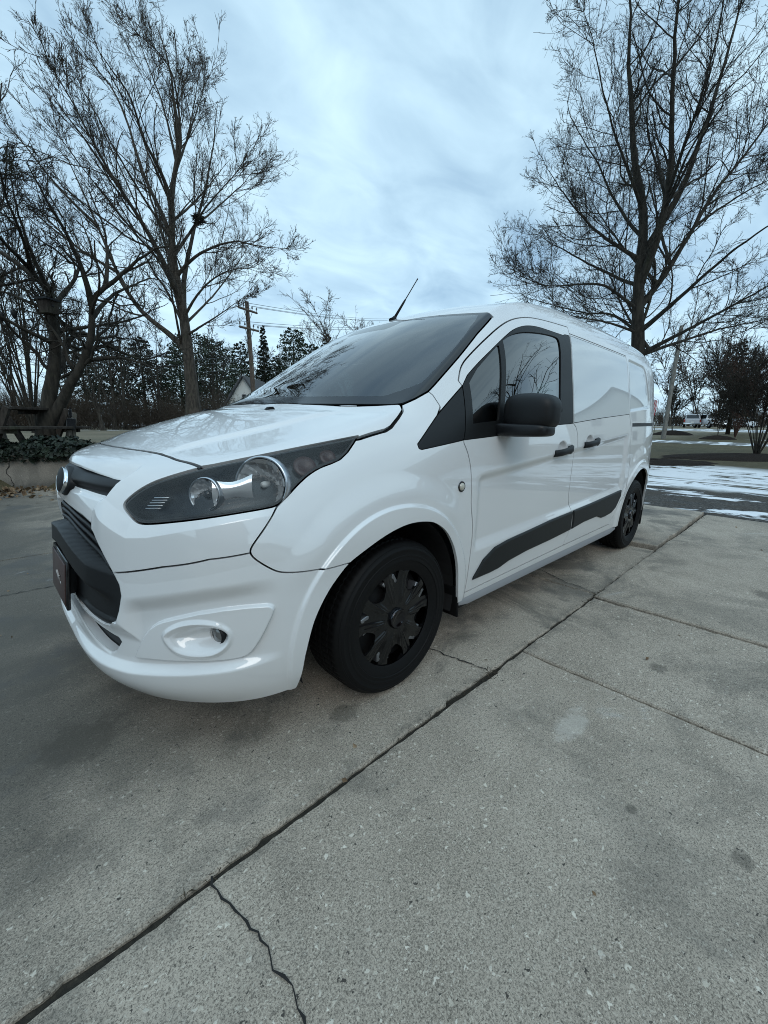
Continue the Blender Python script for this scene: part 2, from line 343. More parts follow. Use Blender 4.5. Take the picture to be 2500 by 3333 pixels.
QUA = C2D('quarter', 0, 2); SR = C2D('slide_rear', 0, 2); SRU = C2D('slide_rear_up', 0, 2)
bb = [(BP[1][0], BP[1][1]), BP[2], BP[3], BP[4]] + [p for p in drear if .318 < p[1] < 1.10] + [(1.565, .318)]
SLIDE = bb[::-1] + [(bb[0][0], 1.640), (2.04, 1.638), (2.585, 1.636), (2.60, 1.40), SRU[0], SRU[1]] + SR + [(2.46, .325), (2.0, .322)]
BLANK = [(BP[4][0] + .008, BP[4][1] + .004), (BP[3][0] + .008, BP[3][1]), (BP[2][0] + .008, BP[2][1]), (BP[1][0] + .008, 1.628), (2.04, 1.627), (2.572, 1.625), (2.588, 1.40), (2.622, 1.195), (2.0, 1.152)]
TRIM = FRM + [BP[0], BP[1], BP[2], BP[3], BP[4], SAIL[8], SAIL[7]] + split[::-1]
GQ = C2D('glass_q', 0, 2); GM = C2D('glass_m', 0, 2)
FB = C2D('fendbump', 0, 2); AF = C2D('arch_f', 0, 2); AR = C2D('arch_r', 0, 2)
SAILF = [(SAIL[0][0] + .012, SAIL[0][1] - .004), SAIL[0], SAIL[1], SAIL[2]] + split
FP_ = C2D('fenpil', 0, 2)
FENDER = [(p[0], p[2]) for p in CUR['hl'][20:]] + [HL[0]] + C2D('hoodside', 0, 2)[1:] + C2D('wsside', 0, 2)[1:3] + FP_[1:] + [SAIL[2]] + split + dfront[1:] + [(.459, .300), (.459, .15), (-.25, .15), (-.25, .628)] + FB[::-1]
BUMP = [(-.2, .628), (-.29, .629)] + [p for p in FB[::-1][1:] if p[1] < .716] + C2D('shut', 0, 2)[::-1][1:] + [(-1.2, .50), (-1.2, 0), (-.2, 0)]
ARCHF = [(-.50, .0), (-.468, .223)] + AF + [(.41, .0)]
def rarch():
    c = (3.062, .338); return [(c[0] + .408 * math.cos(a), c[1] + .405 * math.sin(a)) for a in np.linspace(PI, 0, 40)]
ARCHR = [(2.645, .0)] + rarch() + [(3.47, .0)]
UG = C2D('ugrille', 1, 2); LG = C2D('lgrille', 1, 2); LI = C2D('lip_intake', 1, 2)
UGR = [(-.42, .895)] + [(-.36, .902), (-.24, .912), (-.13, .918), (0, .919), (.13, .918), (.24, .912), (.36, .902), (.42, .895), (.424, .885), (.412, .855), (.40, .845), (.25, .852), (.10, .852), (0, .852), (-.10, .852), (-.25, .852), (-.40, .845), (-.412, .855), (-.424, .885)]
LGR = [(0, .772), (.148, .768), (.266, .759), (.342, .741), (.383, .718), (.427, .679), (.479, .621), (.513, .581), (.521, .554), (.513, .506), (.498, .462), (.463, .437), (.413, .427), (.30, .424), (.154, .418), (0, .415)]
LGR = LGR + [(-y, z) for y, z in LGR[-2:0:-1]]
LIN = [(0, .392), (.16, .397), (.284, .406), (.405, .403), (.484, .396), (.497, .386), (.47, .350), (.442, .335), (.382, .338), (.274, .345), (.159, .350), (0, .352)]
LIN = LIN + [(-y, z) for y, z in LIN[-2:0:-1]]
BEZ = C2D('bezel', 1, 2); BEZX = C2D('bezel', 0, 2); FOGX = C2D('fogrim', 0, 2); FOGI = C2D('fog_in', 0, 2)
CLF = C2D('clad_f', 0, 2); CLR = C2D('clad_r', 0, 2)

def relief(V, N):
    x, y, z = V.T
    d = np.zeros(len(V)); sd = (y > .6)
    r = np.hypot(x + .03, z - .32)
    ff = sst(.15, .30, z)
    d += sd * ff * .012 * (1 - sst(.464, .478, r)) * sst(-.66, -.50, x)
    d += sd * .013 * (1 - sst(.50, .60, r)) * (1 - sst(.22, .44, x)) * sst(.55, .75, z) 
    r = np.hypot(x - 3.062, z - .34)
    d += sd * .012 * (1 - sst(.462, .476, r)) + sd * .010 * (1 - sst(.50, .60, r)) * sst(2.66, 2.85, x) * sst(.5, .7, z)
    zA = .868 + .0835 * (x - .424); zB = .525 + .036 * (x - .5)
    band = sst(.475, .53, x) * (1 - sst(2.56, 2.63, x)) * sd
    d -= .017 * sst(0, .045, zA - z) * sst(-.03, .03, z - zB) * band
    # bonnet power dome
    Yc = np.interp(x, [-.70, -.531, -.335, -.061, .1], [.455, .495, .556, .612, .65])
    d += .012 * sst(-.013, .013, Yc - y) * sst(-.72, -.60, x) * (1 - sst(-.16, .0, x)) * (N[:, 2] > .4) * (z > .9)
    Yd = np.interp(x, [-.75, .0], [.655, .765])
    # fascia folds
    fr = (1 - sst(-.56, -.47, x)) * (z < .93)
    zc = np.interp(y, [.36, .405, .492, .552, .625, .78, .86], [.83, .79, .757, .738, .747, .788, .815])
    tent = np.where(z > zc, np.clip(1 - (z - zc) / .06, 0, 1), np.clip(1 - (zc - z) / .14, 0, 1))
    d += .012 * tent * fr * sst(.37, .45, y)
    z2 = np.interp(y, [.5, .554, .68, .80, .866, .9], [.54, .55, .583, .616, .628, .63])
    zl = np.interp(y, [0, .426, .562, .732, .825, .865, .91], [.27, .29, .298, .322, .334, .345, .36])
    Yb = np.interp(z, [.70, .74, .80, .845, .885, .93], [.40, .375, .372, .405, .435, .47])
    d -= .013 * sst(-.002, .012, Yb - y) * sst(.66, .73, z) * (1 - sst(.91, .955, z)) * (x < -.6)
    fb = (1 - sst(-.66, -.50, x)) * (z < .7)
    fb = fb * np.maximum(sst(.52, .60, y), 1 - sst(.40, .47, z))
    d -= .019 * sst(.004, .034, z - zl) * sst(-.004, .055, z2 - z) * fb
    d -= .008 * sst(0, .10, z2 - z) * sst(.0, .05, z - zl) * fb
    # fog-lamp bezel and its oval hollow
    s = diag_fn('bezel', .5, 0, -.45, 1)(V, N)
    d += .014 * sst(-.003, .005, -s)
    s = diag_fn('fogrim', .5, 0, -.45, 2)(V, N)
    d += .007 * np.clip(1 - np.abs(s + .004) / .014, 0, 1)
    s = diag_fn('fog_in', .5, 0, -.45, 2)(V, N)
    d -= .055 * sst(0, .040, -s) * np.interp(x, [-.80, -.68], [.35, 1.])
    # grille openings: rolled edges
    s = poly_sd(LGR, V[:, [1, 2]]); s = np.where(x > -.6, .05, s); d -= np.where(z < .46, .003, .014) * (1 - sst(-.002, .020, s))
    s = poly_sd(LIN, V[:, [1, 2]]); s = np.where(x > -.6, .05, s); d -= .003 * (1 - sst(0, .012, s))
    s = poly_sd(UGR, V[:, [1, 2]]); s = np.where(x > -.6, .05, s); d -= .008 * (1 - sst(0, .016, s))
    # blank quarter panel
    s = poly_sd(QUARTER_IN, V[:, [0, 2]]); s = np.where(y < .55, .05, s); d -= .009 * sst(.0, .016, -s)
    # handle scoops
    for hx, hz in ((1.37, .962), (1.80, .995)):
        q = ((x - hx) / .062) ** 2 + ((z - hz) / .045) ** 2
        d -= .020 * sst(0, .8, 1 - q) * sd
    # roof ditch
    Yr = np.interp(x, [1.2, 1.55, 2.5, 3.1, 3.5], [.70, .672, .672, .665, .65])
    d -= .007 * np.clip(1 - np.abs(y - Yr) / .016, 0, 1) * (z > 1.7) * sst(1.35, 1.6, x)
    return d

QUARTER_IN = [(2.64, 1.215), (3.215, 1.262), (3.262, 1.285), (3.272, 1.33), (3.15, 1.565), (3.11, 1.60), (3.06, 1.612), (2.64, 1.622)]

BODY, WSG, FRIT, HOODL, HLT, FENL, DOORL, SLIDEL, TRIML, GQL, GML, SAILL, BUMPL, FASL, BWL, QPL, RWL = range(17)
def make_panels():
    V, T, N = build_shell(5)
    c = V[T].mean(1)
    rf = np.hypot(c[:, 0] + .03, c[:, 2] - .32)
    fine = ((rf > .40) & (rf < .64) & (c[:, 1] > .6)) | ((c[:, 0] < -.45) & (c[:, 2] < .97) & (c[:, 1] > -.1)) | ((c[:, 0] > 1.28) & (c[:, 0] < 1.9) & (np.abs(c[:, 2] - .98) < .07) & (c[:, 1] > .6))
    V, T, N = refine(V, T, N, fine)
    d = relief(V, N)
    V = V + N * d[:, None]
    V[np.abs(V[:, 1]) < 2e-5, 1] = 0
    N = vnormals(V, T)
    m = V[:, 1] == 0; N[m, 1] = 0; N /= np.linalg.norm(N, axis=1, keepdims=True)
    S = Shell(V, T, N)
    # openings
    for f in (side_fn(ARCHF, .5), side_fn(ARCHR, .5), front_fn(UGR, -.6), front_fn(LGR, -.6), front_fn(LIN, -.6)):
        S.claim(f, -1, 0)
    S.claim(diag_fn('hl', .40, .7, .0), HLT, .006)
    S.claim(ws_fn, WSG, .006)
    S.claim(lambda V, N: ws_fn(V, N, .030, .010, .03), 99, 0, (WSG,))
    S.L[S.L == WSG] = FRIT; S.L[S.L == 99] = WSG
    S.claim(top_fn([(.60, -.2), (.60, .17), (.64, .20), (.72, .21), (.72, -.2)], 1.1), FRIT, 0, (WSG,))
    S.claim(top_fn(HOOD, .90), HOODL, .010)
    S.claim(side_fn(SAILF), SAILL, .004)
    S.claim(side_fn(DOOR), DOORL, .006)
    S.claim(side_fn(TRIM), TRIML, .003, (DOORL,))
    S.claim(side_fn(GQ), GQL, .0, (TRIML,))
    S.claim(side_fn(GMP), GML, .0, (TRIML,))
    S.claim(side_fn(SLIDE), SLIDEL, .006)
    S.claim(side_fn(BLANK), BWL, .004, (SLIDEL,))
    S.claim(side_fn(QUARTER_IN, .5), QPL, 0)
    S.claim(rear_fn, RWL, .006)
    S.claim(side_fn(FENDER, .6), FENL, .005)
    S.claim(side_fn(BUMP, -.1), BUMPL, .005)
    S.claim(lambda V, N: V[:, 0] + .42, FASL, 0)
    return S
GMP = GM + [(1.36, 1.175), (1.2, 1.162), (.80, 1.128), (.695, 1.118)]
# ------------------------------------------------------------------ helpers
def new_mat(name):
    m = D.materials.new(name); m.use_nodes = True
    return m, m.node_tree, m.node_tree.nodes['Principled BSDF']
def pbr(name, col, rough=.5, metal=0., coat=0., spec=.5, bump=None, coatr=.03):
    m, nt, b = new_mat(name)
    b.inputs['Base Color'].default_value = (*col, 1); b.inputs['Roughness'].default_value = rough
    b.inputs['Metallic'].default_value = metal; b.inputs['Coat Weight'].default_value = coat
    b.inputs['Coat Roughness'].default_value = coatr; b.inputs['Specular IOR Level'].default_value = spec
    if bump:
        tc = nt.nodes.new('ShaderNodeTexCoord'); n = nt.nodes.new('ShaderNodeTexNoise'); n.inputs['Scale'].default_value = bump[0]
        n.inputs['Detail'].default_value = 4; bp = nt.nodes.new('ShaderNodeBump'); bp.inputs['Strength'].default_value = bump[1]; bp.inputs['Distance'].default_value = bump[2]
        nt.links.new(tc.outputs['Object'], n.inputs['Vector']); nt.links.new(n.outputs['Fac'], bp.inputs['Height']); nt.links.new(bp.outputs['Normal'], b.inputs['Normal'])
    return m
def mesh_obj(name, V, F, mat, parent=None, N=None, smooth=True):
    me = D.meshes.new(name)
    V = np.asarray(V, float)
    if isinstance(F, np.ndarray):
        nf = len(F); me.vertices.add(len(V)); me.vertices.foreach_set('co', V.ravel())
        k = F.shape[1]; me.loops.add(nf * k); me.loops.foreach_set('vertex_index', F.ravel().astype(np.int32))
        me.polygons.add(nf); me.polygons.foreach_set('loop_start', np.arange(nf, dtype=np.int32) * k)
        me.update(calc_edges=True); me.validate()
    else:
        me.from_pydata(V.tolist(), [], F); me.update()
    me.polygons.foreach_set('use_smooth', [smooth] * len(me.polygons))
    if N is not None and len(N) == len(me.vertices):
        me.normals_split_custom_set_from_vertices(N.tolist())
    if mat: me.materials.append(mat)
    o = D.objects.new(name, me); COL.objects.link(o)
    if parent: o.parent = parent
    return o
class MB:
    """collects boxes, tubes, lathes and loose faces into one mesh"""
    def __init__(s): s.v, s.f = [], []
    def add(s, v, f):
        k = len(s.v); s.v += [tuple(p) for p in v]; s.f += [[i + k for i in q] for q in f]; return s
    def box(s, c, d, rot=None, bev=0.):
        bm = bmesh.new(); bmesh.ops.create_cube(bm, size=1)
        bmesh.ops.scale(bm, vec=d, verts=bm.verts)
        if bev: bmesh.ops.bevel(bm, geom=bm.edges[:], offset=bev, segments=2, affect='EDGES', profile=.5)
        M = Matrix.Translation(c) @ (rot.to_matrix().to_4x4() if rot else Matrix())
        bm.verts.index_update()
        s.add([M @ v.co for v in bm.verts], [[v.index for v in f.verts] for f in bm.faces]); bm.free(); return s
    def tube(s, pts, rad, n=8, cap=True):
        pts = [Vector(p) for p in pts]; m = len(pts)
        if not hasattr(rad, '__len__'): rad = [rad] * m
        t0 = (pts[1] - pts[0]).normalized(); up = Vector((0, 0, 1)) if abs(t0.z) < .9 else Vector((1, 0, 0))
        u = t0.cross(up).normalized(); v = []; f = []
        for i in range(m):
            t = (pts[min(i + 1, m - 1)] - pts[max(i - 1, 0)]).normalized()
            u = (u - t * u.dot(t)).normalized(); w = t.cross(u)
            for k in range(n):
                a = 2 * PI * k / n; v.append(pts[i] + (u * math.cos(a) + w * math.sin(a)) * rad[i])
        for i in range(m - 1):
            for k in range(n):
                f.append([i * n + k, i * n + (k + 1) % n, (i + 1) * n + (k + 1) % n, (i + 1) * n + k])
        if cap: f.append(list(range(n))[::-1]); f.append(list(range((m - 1) * n, m * n)))
        return s.add(v, f)
    def lathe(s, prof, n=48, M=None, cap=True):
        """prof: (radius, height) turned about local z"""
        v, f = [], []
        for r, h in prof:
            for k in range(n):
                a = 2 * PI * k / n; v.append(Vector((r * math.cos(a), r * math.sin(a), h)))
        m = len(prof)
        for i in range(m - 1):
            for k in range(n):
                f.append([i * n + k, i * n + (k + 1) % n, (i + 1) * n + (k + 1) % n, (i + 1) * n + k])
        if cap:
            if prof[0][0] > 1e-4: f.append(list(range(n))[::-1])
            if prof[-1][0] > 1e-4: f.append(list(range((m - 1) * n, m * n)))
        if M: v = [M @ p for p in v]
        return s.add(v, f)
    def prism(s, poly, p0, ex, ey, ez, depth):
        """polygon in the (ex, ey) plane at p0, extruded along ez by depth"""
        p0, ex, ey, ez = Vector(p0), Vector(ex), Vector(ey), Vector(ez); n = len(poly)
        v = [p0 + ex * a + ey * b for a, b in poly]; v += [q + ez * depth for q in v]
        return s.add(v, [list(range(n))[::-1], list(range(n, 2 * n))] + [[i, (i + 1) % n, n + (i + 1) % n, n + i] for i in range(n)])
    def build(s, name, mat, parent=None, smooth=True, auto=None):
        o = mesh_obj(name, s.v, s.f, mat, parent, smooth=smooth)
        if auto:
            me = o.data; bm = bmesh.new(); bm.from_mesh(me)
            bmesh.ops.recalc_face_normals(bm, faces=bm.faces)
            for e in bm.edges:
                if len(e.link_faces) == 2 and e.calc_face_angle(0) > math.radians(auto): e.smooth = False
            bm.to_mesh(me); bm.free()
        return o
def grid_faces(nu, nv, wrap=False):
    f = []
    for i in range(nu - 1):
        for j in range(nv if wrap else nv - 1):
            f.append([i * nv + j, i * nv + (j + 1) % nv, (i + 1) * nv + (j + 1) % nv, (i + 1) * nv + j])
    return f
def thing(name, label, cat, loc=(0, 0, 0), rz=0, group=None):
    o = D.objects.new(name, None); COL.objects.link(o); o.location = loc; o.rotation_euler = (0, 0, rz)
    return tag(o, label, cat, group)
def tag(o, label=None, cat=None, group=None, kind=None):
    if label: o['label'] = label
    if cat: o['category'] = cat
    if group: o['group'] = group
    if kind: o['kind'] = kind
    return o

def flange(V, T, N, depth, centre=True):
    e = np.concatenate([T[:, [0, 1]], T[:, [1, 2]], T[:, [2, 0]]])
    es = np.sort(e, 1); u, ix, ct = np.unique(es, axis=0, return_index=True, return_counts=True)
    b = e[ix[ct == 1]]
    if centre: b = b[~((np.abs(V[b[:, 0], 1]) < 1e-5) & (np.abs(V[b[:, 1], 1]) < 1e-5))]
    if len(b) == 0: return V, T, N
    A, B = V[b[:, 0]], V[b[:, 1]]; n = len(V); k = len(b)
    fn = np.cross(B - A, N[b[:, 0]]); fn /= np.linalg.norm(fn, axis=1, keepdims=True) + 1e-12
    V2 = np.concatenate([V, A, B, B - N[b[:, 1]] * depth, A - N[b[:, 0]] * depth])
    N2 = np.concatenate([N, fn, fn, fn, fn]); i = n + np.arange(k)
    T2 = np.concatenate([T, np.stack([i + k, i, i + 3 * k], 1), np.stack([i + k, i + 3 * k, i + 2 * k], 1)])
    return V2, T2, N2
def sided(V, T, N, side):
    if side == 'far': return V, T, N
    Vm, Tm, Nm = V * [1, -1, 1], T[:, ::-1], N * [1, -1, 1]
    if side == 'near': return Vm, Tm, Nm
    n = len(V); return np.concatenate([V, Vm]), np.concatenate([T, Tm + n]), np.concatenate([N, Nm])

# ------------------------------------------------------------------ materials
def paint_mat():
    m, nt, b = new_mat('white_paint')
    b.inputs['Roughness'].default_value = .42; b.inputs['Coat Weight'].default_value = 1.; b.inputs['Coat Roughness'].default_value = .012; b.inputs['Coat IOR'].default_value = 1.75
    tc = nt.nodes.new('ShaderNodeTexCoord'); n = nt.nodes.new('ShaderNodeTexNoise'); n.inputs['Scale'].default_value = 3.; n.inputs['Detail'].default_value = 6
    sx = nt.nodes.new('ShaderNodeSeparateXYZ'); nt.links.new(tc.outputs['Object'], n.inputs['Vector']); nt.links.new(tc.outputs['Object'], sx.inputs[0])
    mr = nt.nodes.new('ShaderNodeMapRange'); mr.inputs[1].default_value = .42; mr.inputs[2].default_value = .12; mr.inputs[3].default_value = 0; mr.inputs[4].default_value = .55
    nt.links.new(sx.outputs['Z'], mr.inputs[0])
    mul = nt.nodes.new('ShaderNodeMath'); mul.operation = 'MULTIPLY'; nt.links.new(mr.outputs[0], mul.inputs[0]); nt.links.new(n.outputs['Fac'], mul.inputs[1])
    mx = nt.nodes.new('ShaderNodeMixRGB'); mx.inputs[1].default_value = (.65, .65, .65, 1); mx.inputs[2].default_value = (.52, .49, .44, 1)
    nt.links.new(mul.outputs[0], mx.inputs[0]); nt.links.new(mx.outputs[0], b.inputs['Base Color'])
    return m
def glass_mat(name, tint, boost=1., rough=0.):
    m = D.materials.new(name); m.use_nodes = True; nt = m.node_tree; nt.nodes.clear()
    o = nt.nodes.new('ShaderNodeOutputMaterial'); mix = nt.nodes.new('ShaderNodeMixShader'); t = nt.nodes.new('ShaderNodeBsdfTransparent'); g = nt.nodes.new('ShaderNodeBsdfGlossy')
    g.inputs['Roughness'].default_value = rough; t.inputs[0].default_value = (*tint, 1)
    f = nt.nodes.new('ShaderNodeFresnel'); f.inputs[0].default_value = 1.52
    ml = nt.nodes.new('ShaderNodeMath'); ml.operation = 'MULTIPLY'; ml.inputs[1].default_value = boost; ml.use_clamp = True
    nt.links.new(f.outputs[0], ml.inputs[0]); nt.links.new(ml.outputs[0], mix.inputs[0]); nt.links.new(t.outputs[0], mix.inputs[1]); nt.links.new(g.outputs[0], mix.inputs[2]); nt.links.new(mix.outputs[0], o.inputs[0])
    return m
PAINT = paint_mat()
BLANKM = pbr('white_glass_panel', (.50, .52, .53), .35, coat=1., coatr=.004); BLANKM.node_tree.nodes['Principled BSDF'].inputs['Coat IOR'].default_value = 1.9
TINTED2 = glass_mat('rear_glass', (.55, .60, .58), 1.2)
BLACKP = pbr('black_plastic', (.0065, .007, .008), .48, spec=.28, bump=(900, .15, .001))
BLACKG = pbr('black_gloss', (.008, .008, .009), .12)
DARK = pbr('dark_liner', (.012, .012, .013), .8)
RUBBER = pbr('rubber', (.0042, .0042, .0045), .6, spec=.18, bump=(160, .2, .002))
SEAL = pbr('seal_rubber', (.012, .012, .013), .55)
CHROME = pbr('chrome', (.82, .83, .84), .06, 1.)
RIMM = pbr('rim_grey', (.22, .225, .24), .35, .8)
SILVER = pbr('brushed_silver', (.55, .57, .6), .28, 1.)
COVERP = pbr('wheel_cover_black', (.005, .005, .0055), .16, spec=.4)
WSGLASS = glass_mat('windscreen_glass', (.46, .54, .53), 1.9)
TINTED = glass_mat('side_glass', (.07, .09, .09), 2.7)
LENS = glass_mat('lamp_lens', (.93, .94, .94), .85, .10)
TRIMG = pbr('trim_grey', (.008, .0085, .009), .42, spec=.25)
CLADM = pbr('cladding_grey', (.013, .0145, .015), .5, spec=.25, bump=(700, .15, .001))
SILLM = pbr('sill_grey', (.30, .31, .33), .45)
FABRIC = pbr('seat_fabric', (.03, .03, .033), .9)
PLATEM = pbr('plate_maroon', (.055, .030, .028), .35)
AMBER = pbr('amber_lens', (.045, .018, .017), .45)
CLEARL = pbr('marker_lens', (.45, .43, .36), .2, coat=1.)

# ------------------------------------------------------------------ the van
def build_van():
    van = thing('delivery_van', 'white panel van with black wheel covers parked nose-left on the concrete driveway', 'van')
    S = make_panels()
    def panel(name, labels, mat, side, depth=.014, parent=van, off=0., centre=True, lab=None):
        V, T, N = S.get(labels)
        if off: V = V + N * off
        V, T, N = flange(V, T, N, depth, centre)
        o = mesh_obj(name, *(lambda a: (a[0], a[1], mat, parent, a[2]))(sided(V, T, N, side)))
        if lab: o['label'] = lab
        return o
    P = {}
    P['body'] = panel('body', BODY, PAINT, 'both')
    panel('bonnet', HOODL, PAINT, 'both', .02)
    fascia = panel('grille_panel', FASL, PAINT, 'both', .03)
    bumper = panel('front_bumper', BUMPL, PAINT, 'both', .03)
    ws = panel('windscreen', WSG, WSGLASS, 'both', 0.)
    panel('windscreen_border', FRIT, BLACKG, 'both', .006, parent=ws)
    doors, slides, lamps = {}, {}, {}
    for sd in ('near', 'far'):
        panel('fender', FENL, PAINT, sd)
        doors[sd] = panel('front_door', DOORL, PAINT, sd)
        slides[sd] = panel('sliding_door', SLIDEL, PAINT, sd)
        panel('window_frame', TRIML, TRIMG, sd, .012, parent=doors[sd])
        panel('quarter_glass', GQL, TINTED, sd, 0., parent=doors[sd], off=-.006)
        panel('door_glass', GML, TINTED, sd, 0., parent=doors[sd], off=-.006)
        panel('mirror_sail', SAILL, BLACKP, sd, .008)
        lamps[sd] = panel('headlight', HLT, LENS, sd, 0., off=-.002)
    panel('blank_window', BWL, BLANKM, 'near', .008, parent=slides['near'], off=.001)
    panel('blank_window', BWL, BLANKM, 'far', .008, parent=slides['far'], off=.001)
    for sd in ('near', 'far'):
        panel('quarter_panel', QPL, BLANKM, sd, .0)
        panel('rear_window', RWL, TINTED2, sd, .0, off=-.004)
    # dark liner behind every gap
    V, T, N = build_shell(4)
    lin = .032 + .065 * (1 - sst(-.62, -.40, V[:, 0])) * (1 - sst(.80, .95, V[:, 2]))
    V = V - N * lin[:, None]
    V[:, 1] = np.maximum(V[:, 1], 0)
    c = V[T].mean(1); x, y, z = c.T; cn = N[T].mean(1)
    rr = c + cn * .032
    kill = ws_fn(rr, cn, -.02, -.02, -.02) < 0
    for poly in (GQ, GMP): kill |= side_fn(poly)(rr, cn) < .012
    for poly in (ARCHF, ARCHR): kill |= side_fn(poly, .5)(rr, cn) < .03
    kill |= front_fn(LGR, -.6)(rr, cn) < .03
    kill |= front_fn(LIN, -.6)(rr, cn) < .02
    kill |= front_fn(UGR, -.6)(rr, cn) < .02
    kill |= diag_fn('hl', .4, .7, .0)(rr, cn) < .03
    kill |= diag_fn('fog_in', .5, 0, -.45)(rr, cn) < .04
    rw = (x > 3.5) & (y > .07) & (y < .52) & (z > 1.22) & (z < 1.62); kill |= rw
    mesh_obj('cabin_liner', *(lambda a: (a[0], a[1], DARK, van, a[2]))(sided(V, T[~kill], N, 'both')))
    # underbody, shaped low and wide to deepen the shade below, and wheel housings
    b = MB(); b.box((1.5, 0, .27), (4.4, 1.2, .16)); b.box((1.55, 0, .235), (2.1, 1.68, .09)); b.box((-.50, 0, .25), (.56, 1.08, .09)); b.box((3.65, 0, .32), (.4, 1.4, .14))
    for x in (-.03, 3.062):
        for s in (-1, 1):
            vv, ff = [], []
            n = 26
            for i in range(n + 1):
                a = -.25 + (PI + .5) * i / n
                for yy in (.50, .872): vv.append((x + .425 * math.cos(a), s * yy, .325 + .425 * math.sin(a)))
            ff = [[2 * i, 2 * i + 1, 2 * i + 3, 2 * i + 2] for i in range(n)]
            ff.append([2 * i for i in range(n + 1)])
            b.add(vv, ff)
    b.build('underbody', DARK, van, smooth=False)
    return van, S, doors, slides, lamps, bumper, fascia
def superquad(mb, c, s, e1=.6, e2=.6, nu=18, nv=28, shape=None):
    sg = lambda v, p: math.copysign(abs(v) ** p, v)
    v = []
    for i in range(nu):
        u = -PI / 2 + PI * i / (nu - 1)
        for j in range(nv):
            w = 2 * PI * j / nv
            p = Vector((sg(math.cos(u), e1) * sg(math.cos(w), e2), sg(math.cos(u), e1) * sg(math.sin(w), e2), sg(math.sin(u), e1)))
            if shape: p = shape(p)
            v.append((c[0] + p.x * s[0], c[1] + p.y * s[1], c[2] + p.z * s[2]))
    return mb.add(v, grid_faces(nu, nv, True))

